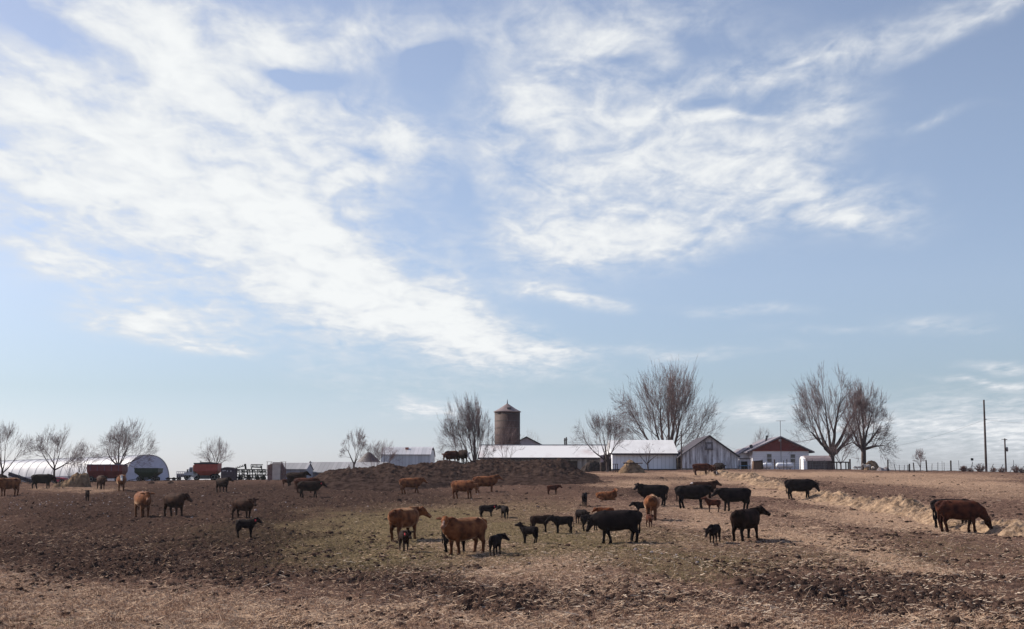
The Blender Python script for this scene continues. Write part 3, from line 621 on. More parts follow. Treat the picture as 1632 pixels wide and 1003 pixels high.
def herd():
    K = cow; A, B = 'cow', 'calf'
    K('cow', 'orange cow with white crown facing the camera at the far left edge', A, 14,791,29,-122,'orange',HERD,face='crown',head='level',hyaw=25)
    K('cow', 'black cow with head lowered to the old hay heap at the left', A, 67,780,24,-3,'black',HERD,head='low',steps=(0,8,-16,10))
    K('cow', 'dark brown cow standing in front of the maroon wagon with legs apart', A, 161,781,23,-62,'darkbrown',HERD,head='level',hyaw=20,fat=1.05,steps=(10,-4,-14,4))
    K('cow', 'orange cow with a white blaze walking toward the camera beside the maroon wagon', A, 193,784,27,-76,'orange',HERD,face='white',head='level',hyaw=5,fat=1.08)
    K('calf', 'small dark calf alone on bare mud below the old hay heap', B, 139,799,17,-70,'brownblack',CALV,calf=True,head='level')
    K('cow', 'large orange cow facing the camera on the mud, left of a dark brown one', A, 227,825,41,-62,'orange',HERD,head='level',hyaw=-10,fat=1.1,steps=(4,-4,-6,6))
    K('cow', 'dark brown cow looking right, beside the large orange cow on the left', A, 277,824,38,-47,'darkbrown',HERD,head='level',hyaw=32,steps=(4,10,-6,8))
    K('cow', 'almost black cow looking right below the dark round-topped crate', A, 354,785,23,-48,'brownblack',HERD,head='up',hyaw=42)
    K('cow', 'dark brown cow with a paler back standing behind a black calf', A, 387,827,33,-38,'darkbrown',HERD,head='level',hyaw=-22,steps=(4,-4,-16,2))
    K('calf', 'black calf with red ear tag in front of the dark brown cow on the mud', B, 391,857,28,-14,'black',CALV,calf=True,head='up',tag='red',steps=(4,-4,4,-8))
    K('cow', 'dark brown cow near the pale feed box, behind the walking dark cow', A, 472,777,24,-20,'brownblack',HERD,head='up',hyaw=10)
    K('calf', 'reddish calf half hidden left of the cows near the pale feed box', B, 457,776,12,10,'darkred',CALV,calf=True,head='level')
    K('cow', 'very dark cow with red ear tag walking right at the foot of the mound', A, 493,793,26,-6,'brownblack',HERD,head='level',tag='red',steps=(12,-14,14,-14))
    K('cow', 'dark reddish cow mostly hidden behind the dark cow with a red ear tag', A, 486,787,25,-10,'darkred',HERD,head='level',steps=(6,-6,6,-6))
    K('cow', 'orange cow walking right just in front of the mound', A, 655,787,25,-4,'orange',HERD,head='level',steps=(12,-14,16,-14),hyaw=-6)
    K('cow', 'orange cow seen from behind looking right, with a dark calf at its side', A, 645,861,51,60,'orange',HERD,head='level',hyaw=-62,fat=1.1,tail=.15)
    K('calf', 'dark calf with red ear tag facing the camera beside the orange cow', B, 644,880,33,-72,'brownblack',CALV,calf=True,head='level',hyaw=8,tag='red')
    K('cow', 'orange cow with pale nose staring at the camera, nearest of the herd', A, 742,884,58,-139,'orange',HERD,head='up',hyaw=36,face='nose',fat=1.08,steps=(4,-6,6,-4))
    K('calf', 'black calf standing behind the nearest orange cow, only legs and rump showing', B, 727,880,37,-8,'black',CALV,calf=True,head='level')
    K('calf', 'black calf seen from behind just right of the nearest orange cow', B, 790,886,32,68,'black',CALV,calf=True,head='level',hyaw=-55,tail=.1)
    K('cow', 'orange cow with lowered head in front of another orange cow at the mound', A, 738,795,29,-28,'orange',HERD,head='low',hyaw=10,steps=(4,10,-4,6))
    K('cow', 'orange cow facing right, behind the orange cow with lowered head', A, 774,786,27,-2,'orange',HERD,head='up',hyaw=-12,steps=(2,-4,-8,10))
    K('calf', 'black calf with red ear tag facing right, left of a small turned away calf', B, 776,826,20,-12,'black',CALV,calf=True,head='level',hyaw=-15,tag='red',steps=(12,-6,-4,4))
    K('calf', 'small black calf turned away with head to the left, right one of a pair', B, 804,828,21,110,'black',CALV,calf=True,head='level',hyaw=55)
    K('calf', 'black calf with raised head facing left in front of two nose to nose calves', B, 844,866,26,150,'black',CALV,calf=True,head='high',steps=(2,-4,2,4))
    K('calf', 'dark brown calf with red ear tag touching noses with a black calf', B, 861,849,26,-10,'brownblack',CALV,calf=True,head='level',tag='red2',steps=(8,-4,-4,6))
    K('calf', 'black calf facing left, nose to nose with the dark brown tagged calf', B, 898,851,27,178,'black',CALV,calf=True,head='level',steps=(6,-6,8,-6))
    K('calf', 'black calf with head down to the right, left of the large black cow', B, 926,835,22,-58,'black',CALV,calf=True,head='low',hyaw=12)
    K('calf', 'black calf reaching under the neck of the large black cow', B, 941,846,25,12,'black',CALV,calf=True,head='low',steps=(10,-4,-6,6))
    K('calf', 'red calf mostly hidden behind the back of the large black cow', B, 966,832,22,160,'red',CALV,calf=True,head='level',hyaw=30)
    K('cow', 'large black cow facing left, nearest black cow, with calves at its head', A, 986,866,52,182,'black',HERD,head='low',hyaw=-28,fat=1.12,steps=(10,-16,10,-8))
    K('calf', 'dark reddish calf walking right alone below the mound', B, 881,789,15,2,'darkred',CALV,calf=True,head='level',steps=(10,-8,6,-6))
    K('calf', 'black calf facing away, left of the lying orange cow', B, 932,807,20,80,'black',CALV,calf=True,head='level')
    K('cow', 'orange cow lying down with head turned to the camera', A, 967,798,14.5,-8,'orange',HERD,lie=True,head='high',hyaw=-62,fat=1.1,tag='orange')
    K('cow', 'black cow facing left, behind the orange cow seen from the rear', A, 1041,806,33,176,'black',HERD,head='up',hyaw=52,fat=1.1,steps=(6,-4,6,-8))
    K('calf', 'black calf with only its front showing left of the orange rear cow', B, 1024,821,20,172,'black',CALV,calf=True,head='level')
    K('cow', 'orange cow seen from the rear with its head hidden', A, 1039,830,41,82,'orange',HERD,head='low',fat=1.15,steps=(0,0,-6,6))
    K('calf', 'small red calf at the hind legs of the orange rear cow', B, 1035,841,20,-80,'darkred',CALV,calf=True,head='level')
    K('cow', 'brown cow with a white rump patch, behind a black cow', A, 1121,796,28,-2,'darkbrown',HERD,head='up',rumpw=True,steps=(4,-4,4,-4))
    K('cow', 'black cow facing right in front of the brown cow with white rump', A, 1103,810,36,-2,'black',HERD,head='level',fat=1.1,hyaw=25,steps=(4,2,-6,16))
    K('cow', 'black cow facing left, bending toward a small reddish calf', A, 1172,814,36,-168,'black',HERD,head='level',fat=1.12,steps=(8,-4,4,-2))
    K('calf', 'small reddish calf under the nose of a black cow', B, 1137,816,19,168,'darkred',CALV,calf=True,head='high')
    K('cow', 'dark brown cow seen from behind looking right, on the tan straw', A, 1190,863,51,50,'brownblack',HERD,head='up',hyaw=-50,fat=1.1,tail=.1,steps=(8,-4,4,-4))
    K('calf', 'black calf with head down, left of the dark cow seen from behind', B, 1139,867,30,-122,'black',CALV,calf=True,head='low',hyaw=-15)
    K('cow', 'black cow grazing on the hay row below the white house', A, 1275,796,32,-3,'black',HERD,head='low',fat=1.05,steps=(6,-4,8,-4))
    K('cow', 'black cow almost hidden behind the large brown cow at the right', A, 1519,842,46,-3,'black',HERD,head='low',fat=1.0,steps=(8,-2,4,-8))
    K('cow', 'large dark red cow eating hay near the right edge', A, 1530,848,50,-5,'darkred',HERD,head='graze',fat=1.1,steps=(8,-10,8,-6))
    K('cow', 'reddish cow eating hay in front of the weathered gable barn', A, 1118,758,19,-2,'darkred',HERD,head='low',steps=(4,-4,4,-4))
    K('cow', 'brown cow facing the camera at the far end of the hay row', A, 1135,757,16,-75,'darkbrown',HERD,head='low',fat=1.05)
    K('cow', 'black cow at the far end of the hay row, in front of the gable barn', A, 1146,755,17,-65,'black',HERD,head='low',fat=1.05)
    K('calf', 'dark calf with pale face eating at the far end of the hay row', B, 1140,760,10,-85,'brownblack',CALV,calf=True,head='low',face='white')
    for (px, top, yaw, c, lab, fc, hy) in ((720, 724, -128, 'darkred', 'reddish brown cow on top of the manure mound, left of the pair', None, 10), (738, 722, -66, 'brownblack', 'dark cow with white face on top of the manure mound, right of the pair', 'white', 10)):
        d = 147.5; x = xat(px, 735, d); z = mound_z(x, d)
        K('cow', lab, A, px, 742, 22, yaw, c, HERD, head='low' if hy else 'level', hyaw=hy, face=fc, base=Vector((x, d, z-.05)))
    for (px, py, h, yaw, lab) in ((1382,747.5,9,175,'pale sheep standing in front of the round hay bale'), (1391,747.5,6,-80,'small pale sheep at the right of the standing sheep'), (1369,748,6,10,'pale sheep left of the tree with the thick trunk'), (1364,748,6,-150,'leftmost pale sheep by the wooden frame')):
        d = 171.0; p = gd(px, d)
        K('sheep', lab, 'sheep', px, py, h, yaw, 'white', 'sheep by the hay bale', calf=True, sheep=True, head='up' if h > 8 else 'low', base=p)
herd(); finish_cattle()

# ------------------------------------------------------------------ bare trees
BARK = mat('bark', (.045,.033,.030), col2=(.115,.088,.080), scale=3, stretch=(1, 1, .3))
TWIG = mat('twig', (.085,.058,.060), col2=(.19,.14,.14), scale=1.5)
BARKR = mat('bark_reddish', (.090,.060,.060), col2=(.185,.13,.125), scale=1.5)
def tree(label, base, ztop, x0, x1, stems=3, fork=.2, spread=38, levels=4, seed=1, up=.25, r0=.22, kids=(9, 8, 6, 5), tw=.0055, twm=None, lean=0, asym=0, depth=None, group='bare trees along the farmyard', limbs=None, curve=.18, kratio=.66):
    """x0,x1: crown extent in metres; the finished skeleton is fitted to it"""
    rng = random.Random(seed); br = []
    cen = Vector((0, 0, 10*fork*.8))
    def grow(p, d, L_, r, lv):
        n = 7 if lv <= 1 else (5 if lv == 2 else 4)
        pts = [Vector(p)]; rad = [r]; d = d.normalized(); st = L_/n; wob = .09 if lv < 2 else .12
        for i in range(n):
            if lv >= 2: d = d+(pts[-1]-cen).normalized()*.06
            d = (d+Vector((rng.gauss(0, wob), rng.gauss(0, wob), rng.gauss(0, wob*.7)+up*(curve if lv < 2 else .05)))).normalized()
            pts.append(pts[-1]+d*st); rad.append(max(tw, r*(1-.82*(i+1)/n)))
        br.append((pts, rad, lv))
        if lv >= levels: return
        nk = kids[min(lv-1, len(kids)-1)]
        nk = max(2, int(nk*rng.uniform(.8, 1.25)*(.8 if lv == 3 else 1)))
        for q in range(nk):
            t = rng.uniform(.22 if lv < 3 else .12, 1)**.85; f = t*n; i = min(int(f), n-1); pp = pts[i].lerp(pts[i+1], f-i); dd = (pts[i+1]-pts[i]).normalized()
            a = rng.uniform(0, 6.283); ax = dd.orthogonal().normalized(); ax.rotate(Matrix.Rotation(a, 3, dd))
            an = R(rng.uniform(26, 58) if lv < 3 else rng.uniform(24, 50)); nd = dd.copy(); nd.rotate(Matrix.Rotation(an, 3, ax))
            nd = (nd+(pp-cen).normalized()*.16).normalized()
            grow(pp, nd, L_*(kratio if lv < 3 else .62)*rng.uniform(.65, 1.2)*(1.15-.5*t), max(tw, rad[i]*rng.uniform(.36, .52)), lv+1)
        grow(pts[-1], d, L_*(.42 if lv < 3 else .6), rad[-1], lv+1)
    H = 10.0; tf = H*fork
    tp = [Vector((0, 0, 0))]; n = 4; dirn = Vector((lean, 0, 1)).normalized()
    for i in range(n): tp.append(tp[-1]+(dirn+Vector((rng.gauss(0, .04), rng.gauss(0, .04), 0)))*tf/n)
    R0 = r0*10/ (ztop-base.z)
    if fork > .02: br.append((tp, [R0*1.25, R0*1.02, R0*.95, R0*.92, R0*.9], 0))
    for k in range(stems):
        if limbs: ang, lf = limbs[k % len(limbs)]; hh = tf*(lf if len(limbs[k % len(limbs)]) > 1 else 1)
        else: ang = (-spread+2*spread*k/max(1, stems-1))+rng.uniform(-6, 6); hh = tf*rng.uniform(.75, 1)
        az = rng.uniform(-1.0, 1.0); a = R(ang+asym)
        d = Vector((math.sin(a)*math.cos(az), math.sin(a)*math.sin(az)+rng.gauss(0, .22), math.cos(a)))
        p = tp[-1]*(hh/max(tf, .01)) if fork > .02 else Vector((rng.uniform(-.25, .25), rng.uniform(-.25, .25), 0))
        grow(p, d, H*(1-fork)*rng.uniform(.62, .74)*(1-.0*abs(ang)/90), R0*rng.uniform(.5, .75), 1)
    allp = np.array([tuple(q) for b in br for q in b[0]])
    lo = np.percentile(allp, .25, 0); hi = np.percentile(allp, 99.75, 0)
    sz = (ztop-base.z)/hi[2]; wx = x1-x0
    def fx(q):
        x = q[0]; f = min(1, max(0, q[2]/ (tf+1.2)))
        xs = (x-lo[0])/(hi[0]-lo[0])*wx+x0-base.x      # fitted crown x
        f2 = min(1, abs(x)/1.0+f*.0); 
        s_pos = (x1-base.x)/max(.1, hi[0]); s_neg = (x0-base.x)/min(-.1, lo[0])
        return Vector((x*(s_pos if x > 0 else s_neg), q[1]*min(s_pos, s_neg, sz*1.1), q[2]*sz))
    # round the crown off into a dome: compare its outline with an ellipse, column by column
    FP = np.array([tuple(fx(q)) for b in br if b[2] >= 2 for q in b[0]]); Hh = ztop-base.z
    xa, xb = x0-base.x, x1-base.x; nb_ = 11; ed = np.linspace(xa, xb, nb_+1); cenb = (ed[1:]+ed[:-1])/2; fac = []
    for i in range(nb_):
        m_ = (FP[:, 0] >= ed[i]) & (FP[:, 0] < ed[i+1]); xn = (cenb[i]-(xa+xb)/2)/((xb-xa)/2)
        tgt = Hh*(.48+.52*math.sqrt(max(0, 1-(xn*.97)**2)))*rng.uniform(.94, 1.03)
        fac.append(min(1.45, max(.68, tgt/max(.1, np.percentile(FP[m_, 2], 98)))) if m_.sum() > 20 else 1.0)
    fac = np.convolve(np.r_[fac[0], fac, fac[-1]], [.25, .5, .25], 'valid')
    fx0 = fx
    def fx(q):
        v = fx0(q); f_ = float(np.interp(v.x, cenb, fac)); k_ = min(1, max(0, v.z/Hh-fork*.8)/.35)
        v.z *= 1+(f_-1)*k_; return v
    t = thing('bare_tree', label, 'tree', base, group)
    for part, sel, mt, nm in (('trunk', lambda l: l <= 1, BARK, 6), ('crown', lambda l: l >= 2, twm or TWIG, 3)):
        VV = []; FF = []; o = 0
        for pts, rad, lv in br:
            if not sel(lv): continue
            P = [fx(q) for q in pts]; k = nm; m = len(P)
            for i in range(m):
                dd = P[min(i+1, m-1)]-P[max(i-1, 0)]
                if dd.length < 1e-6: dd = Vector((0, 0, 1))
                dd.normalize(); u = dd.orthogonal().normalized(); v = dd.cross(u)
                rr = rad[i]*sz if lv <= 1 else max(tw, rad[i]*sz)
                for j in range(k):
                    a = 2*math.pi*j/k; VV.append(P[i]+(u*math.cos(a)+v*math.sin(a))*rr)
            for i in range(m-1):
                for j in range(k): FF.append((o+i*k+j, o+i*k+(j+1) % k, o+(i+1)*k+(j+1) % k, o+(i+1)*k+j))
            o += m*k
        me = np_mesh(part, np.array([tuple(v) for v in VV]), np.array(FF), True); me.materials.append(mt)
        c = link(bpy.data.objects.new(part, me)); c.parent = t
    return t
def T(label, bx, d, top, xl, xr, **kw):
    b = gd(bx, d); b.z -= .15
    tree(label, b, float(zrow(top, d)), xat(xl, top+40, d), xat(xr, top+40, d), **kw)
T('bare spreading tree cut by the left edge of the photo', 4, 172, 674, -42, 52, stems=4, fork=.25, spread=50, seed=11, r0=.16, kids=(7, 6, 5, 2), levels=5)
T('bare wide fan-shaped tree in front of the hoop barn, second from the left', 87, 170, 684, 44, 136, stems=5, fork=.28, spread=58, seed=5, r0=.15, kids=(7, 6, 5, 2), levels=5, up=.1)
T('small thin bare tree between two wide trees, left of the maroon wagon', 131, 174, 704, 108, 162, stems=4, fork=.15, spread=36, seed=3, r0=.09, kids=(6, 5, 5, 3))
T('tangled bare tree growing right behind the maroon wagon', 188, 170, 670, 158, 250, stems=6, fork=.3, spread=62, seed=21, r0=.17, kids=(8, 7, 5, 2), levels=5, up=.12)
T('round bare tree standing behind the red hopper truck', 343, 190, 696, 310, 371, stems=8, fork=.32, spread=60, seed=9, r0=.12, kids=(7, 5, 5, 3), up=.14)
T('tall narrow bare tree left of the cone-roofed grain bin', 564, 168, 684, 541, 592, stems=3, fork=.35, spread=40, seed=14, r0=.12, kids=(8, 6, 5, 2), levels=5)
T('low bare tree in front of the cone-roofed grain bin and metal barn', 598, 168, 702, 572, 640, stems=6, fork=.12, spread=50, seed=15, r0=.08, kids=(7, 6, 5, 3))
T('bare fan-shaped tree just left of the brick silo', 757, 170, 638, 696, 790, stems=10, fork=.12, spread=66, seed=31, r0=.17, kids=(8, 7, 5, 2), levels=5, up=.2, asym=-8)
T('slender bare tree with low twin stems in front of the brick silo', 806, 172, 672, 776, 836, stems=4, fork=.10, spread=26, seed=16, r0=.07, kids=(6, 5, 4, 3))
T('bare tree with arching limbs left of the white barn', 968, 169, 656, 908, 1002, stems=5, fork=.22, spread=48, seed=18, r0=.17, kids=(7, 7, 5, 2), levels=5, asym=-12)
T('huge bare multi-stemmed tree rising behind the white barn', 1066, 196, 588, 974, 1144, stems=10, fork=.12, spread=70, seed=41, r0=.42, kids=(9, 7, 5, 3), levels=5, up=.22, twm=BARKR, tw=.0065)
T('small bare sapling in front of the white barn wall', 1033, 165, 706, 1008, 1058, stems=4, fork=.28, spread=48, seed=19, r0=.09, kids=(5, 4, 3), levels=3)
T('big bare tree with a leaning split trunk right of the white house', 1326, 186, 592, 1254, 1386, stems=6, fork=.20, spread=72, seed=51, r0=.42, kids=(9, 7, 5, 3), levels=5, up=.2, asym=-8, tw=.0065, curve=.25)
T('bare tree with one thick straight trunk beside the hay bale', 1377, 176, 612, 1334, 1422, stems=8, fork=.30, spread=84, seed=63, r0=.33, kids=(9, 7, 5, 3), levels=5, up=.12, tw=.0065)
T('small bare tree between the two big trees right of the house', 1340, 176, 700, 1318, 1366, stems=4, fork=.25, spread=40, seed=23, r0=.09, kids=(6, 5, 4, 3))
T('far bare tree showing above the white house roof, left of the aerial', 1215, 230, 681, 1197, 1238, stems=5, fork=.3, spread=40, seed=24, r0=.12, kids=(6, 5, 4, 3))
T('tiny distant bare tree behind the wire fence on the right', 1467, 240, 716, 1454, 1478, stems=5, fork=.25, spread=35, seed=25, r0=.08, kids=(6, 5, 4, 3), tw=.009)
T('distant bare tree peeping over the small gable behind the silo', 845, 235, 685, 830, 864, stems=5, fork=.3, spread=40, seed=26, r0=.1, kids=(6, 5, 4), levels=3)
T('scrubby bare tree in front of the hoop barn, right of the wide fan-shaped one', 112, 176, 714, 92, 132, stems=6, fork=.05, spread=40, seed=27, r0=.06, kids=(5, 4, 4), levels=3)

# ------------------------------------------------------------------ buildings
ROOFW = mat('white_metal_roof', (.50,.485,.47), col2=(.64,.63,.615), rough=.45, scale=.8, stretch=(1, .3, 1), det=8, lo=.3, hi=.7)
ROOFR = mat('rusting_white_roof', (.58,.565,.55), col2=(.38,.30,.28), rough=.5, scale=.35, stretch=(1, .5, 1), det=8, lo=.52, hi=.75)
def striped(name, c1, c2, period, rough=.5, axis=0, metal=0, wear=None, wlo=.5, whi=.7, wscale=1.0, wst=(1, 1, 1)):
    """boards or ribs: a real wave along one axis plus wear noise"""
    m = mat(name, c1, col2=c2, rough=rough, metal=metal, scale=2)
    nt = m.node_tree; N = nt.nodes; L = nt.links; b = N['Principled BSDF']
    tc = N.new('ShaderNodeTexCoord'); sp = N.new('ShaderNodeSeparateXYZ'); L.new(tc.outputs['Object'], sp.inputs[0])
    mm = N.new('ShaderNodeMath'); mm.operation = 'DIVIDE'; L.new(sp.outputs[axis], mm.inputs[0]); mm.inputs[1].default_value = period
    fl = N.new('ShaderNodeMath'); fl.operation = 'FLOOR'; L.new(mm.outputs[0], fl.inputs[0])
    wn = N.new('ShaderNodeTexWhiteNoise'); wn.noise_dimensions = '1D'; L.new(fl.outputs[0], wn.inputs['W'])
    fr = N.new('ShaderNodeMath'); fr.operation = 'FRACT'; L.new(mm.outputs[0], fr.inputs[0])
    gt = N.new('ShaderNodeMath'); gt.operation = 'LESS_THAN'; L.new(fr.outputs[0], gt.inputs[0]); gt.inputs[1].default_value = .16
    bp = N.new('ShaderNodeBump'); bp.invert = True; bp.inputs['Distance'].default_value = .03; bp.inputs['Strength'].default_value = .8; L.new(gt.outputs[0], bp.inputs['Height']); L.new(bp.outputs[0], b.inputs['Normal'])
    mx = N.new('ShaderNodeMix'); mx.data_type = 'RGBA'; mx.inputs[6].default_value = (*c1, 1); mx.inputs[7].default_value = (*c2, 1)
    if wear:
        mp = N.new('ShaderNodeMapping'); L.new(tc.outputs['Object'], mp.inputs[0]); mp.inputs['Scale'].default_value = wst
        n = N.new('ShaderNodeTexNoise'); L.new(mp.outputs[0], n.inputs[0]); n.inputs['Scale'].default_value = wscale; n.inputs['Detail'].default_value = 8; n.inputs['Roughness'].default_value = .65
        ad = N.new('ShaderNodeMath'); ad.operation = 'MULTIPLY_ADD'; L.new(wn.outputs[0], ad.inputs[0]); ad.inputs[1].default_value = .22; L.new(n.outputs[0], ad.inputs[2])
        mr = N.new('ShaderNodeMapRange'); L.new(ad.outputs[0], mr.inputs[0]); mr.inputs[1].default_value = wlo; mr.inputs[2].default_value = whi; L.new(mr.outputs[0], mx.inputs[0])
    else: L.new(wn.outputs[0], mx.inputs[0])
    dk = N.new('ShaderNodeMix'); dk.data_type = 'RGBA'; dk.blend_type = 'MULTIPLY'
    k = N.new('ShaderNodeMath'); k.operation = 'MULTIPLY'; L.new(gt.outputs[0], k.inputs[0]); k.inputs[1].default_value = .4; L.new(k.outputs[0], dk.inputs[0])
    L.new(mx.outputs[2], dk.inputs[6]); dk.inputs[7].default_value = (.45, .45, .45, 1); L.new(dk.outputs[2], b.inputs['Base Color'])
    return m
WBOARD = striped('weathered_boards', (.20,.18,.19), (.72,.70,.72), .24, .85, wear=True, wlo=.46, whi=.80, wscale=1.3, wst=(2.2, 1, .45))
WHITEW = striped('white_painted_boards', (.66,.66,.68), (.72,.72,.74), .5, .6)
SIDING = striped('white_siding', (.70,.68,.70), (.74,.72,.74), .25, .55, axis=2)
GREYRIB = striped('galvanised_ribs', (.36,.37,.40), (.46,.47,.50), .45, .4, metal=.15)
GREYROOF = striped('ribbed_grey_roof', (.34,.33,.33), (.43,.41,.41), .55, .4, metal=.1)
DULLROOF = striped('dull_ribbed_roof', (.20,.195,.195), (.28,.27,.27), .55, .6)
GREYWALL = striped('dull_ribbed_wall', (.20,.20,.24), (.29,.29,.33), .6, .6)
OLDW = striped('old_grey_boards', (.13,.12,.12), (.38,.36,.36), .3, .85, wear=True, wlo=.45, whi=.85, wscale=1.0, wst=(2, 1, .4))
DARKW = mat('dark_wood', (.020,.015,.014), col2=(.055,.042,.038), scale=4)
TRIM = mat('dark_trim', (.05,.045,.05), var=.2)
REDG = mat('red_gable_boards', (.13,.022,.020), col2=(.17,.03,.027), scale=2, rough=.7)
GLASS = mat('dark_window_glass', (.03,.03,.04), var=.2, rough=.15, spec=.5)
WFRAME = mat('window_frame_white', (.6,.58,.6), var=.08)
STEEL = mat('grey_steel', (.20,.20,.21), var=.2, rough=.5, metal=.4)
DSTEEL = mat('dark_steel', (.045,.042,.045), var=.3, rough=.6)
def Z(py, d): return float(zrow(py, d))
def longbarn():
    d = 182.0; b = gd(860, d); b.z -= .3
    t = thing('low_barn', 'very long low barn with white metal roof and old grey board wall behind the mound', 'barn', b)
    x0, x1 = xat(762, 730, d), xat(956+18, 730, d); ze = Z(729.5, d); zr = Z(710.5, d+5.5); w = MB()
    w.box(x0+.3, x1-.1, d, d+10.6, b.z, ze-.02); w.prism([(d+.02, ze-.02), (d+5.4, zr-.18), (d+10.58, ze-.02)], x0+.3, x1-.1, 'x'); w.build('wall', OLDW, t)
    r = MB(); r.prism([(d-.5, ze-.10), (d+5.4, zr), (d+11.2, ze-.10), (d+11.2, ze-.02), (d+5.4, zr+.09), (d-.5, ze-.02)], x0, x1, 'x'); ro = r.build('roof', ROOFR, t)
    r = MB(); r.box(x0, x1, d+5.2, d+5.6, zr+.05, zr+.14); r.build('ridge_cap', STEEL, ro)
    f = MB(); f.box(x0, x1, d-.56, d-.50, ze-.22, ze-.0); f.build('gutter_board', TRIM, ro)
    dr = MB(); dr.box(xat(905, 740, d), xat(920, 740, d), d-.06, d-.003, b.z, Z(735, d)); dr.build('door', DARKW, t)
longbarn()
def whitebarn():
    d = 176.0; b = gd(1028, d); b.z -= .1
    t = thing('white_barn', 'white barn with bright metal roof, between the old sheds and the gable barn', 'barn', b)
    x0, x1 = xat(976, 735, d), xat(1079, 735, d); ze = Z(722.5, d); zr = Z(702.5, d+5)
    fz = Z(747.6, d)
    w = MB(); w.box(x0, x1, d, d+10, fz, ze-.02); w.prism([(d+.02, ze-.02), (d+5, zr-.16), (d+9.98, ze-.02)], x0, x1, 'x'); w.build('wall', WHITEW, t)
    f = MB(); f.box(x0-.02, x1+.02, d-.03, d+10.03, b.z-.2, fz); f.build('foundation', TRIM, t)
    r = MB(); r.prism([(d-.45, ze-.12), (d+5, zr), (d+10.5, ze-.12), (d+10.5, ze-.04), (d+5, zr+.08), (d-.45, ze-.04)], x0-.15, x1+.1, 'x'); ro = r.build('roof', ROOFW, t)
    f = MB(); f.box(x0-.15, x1+.1, d-.50, d-.45, ze-.22, ze-.02); f.build('gutter_board', TRIM, ro)
whitebarn()
def gablebarn():
    d = 174.0; b = gd(1130, d); b.z -= .1
    t = thing('gable_barn', 'weathered grey board barn with a wide gable and a loft hatch', 'barn', b)
    X = lambda p: xat(p, 735, d)
    L_ = 13
    w = MB(); w.prism([(X(1086), b.z), (X(1177), b.z), (X(1177), Z(728.5, d)), (X(1131), Z(696, d)), (X(1086), Z(726.5, d))], d, d+L_); w.build('wall', WBOARD, t)
    r = MB(); a = (X(1080.2), Z(730.2, d)); p = (X(1131), Z(695.2, d)); c = (X(1179.2), Z(729.5, d)); q = .12
    r.prism([a, (a[0], a[1]+q), (p[0], p[1]+q), (c[0], c[1]+q), c, (p[0], p[1])], d-.45, d+L_+.4); r.build('roof', mat('dark_shingle', (.07,.065,.075), var=.25, scale=5), t)
    lt = MB(); lt.box(X(1080.6), X(1086)-.002, d+.3, d+L_-.3, b.z, Z(731, d)); lt.build('side_lean_to', DARKW, t)
    h = MB(); h.box(X(1124.5), X(1136.5), d-.07, d-.003, Z(716.2, d), Z(705, d)); hh = h.build('loft_hatch', mat('hatch_boards', (.13,.12,.13), var=.3, scale=3), t)
    h = MB(); h.box(X(1127.5), X(1133.5), d-.09, d-.072, Z(714.5, d), Z(707.5, d)); h.build('hatch_panel', mat('hatch_panel', (.28,.27,.29), var=.3, scale=4), hh)
    f = MB(); f.box(X(1124), X(1137), d-.14, d-.072, Z(717.2, d), Z(716.4, d)); f.build('hatch_sill', TRIM, hh)
    f = MB(); f.box(X(1086)+.05, X(1177)-.02, d-.05, d-.003, b.z, Z(746.5, d)); f.build('foundation', mat('stone_base', (.14,.12,.11), var=.3, scale=3), t)
gablebarn()
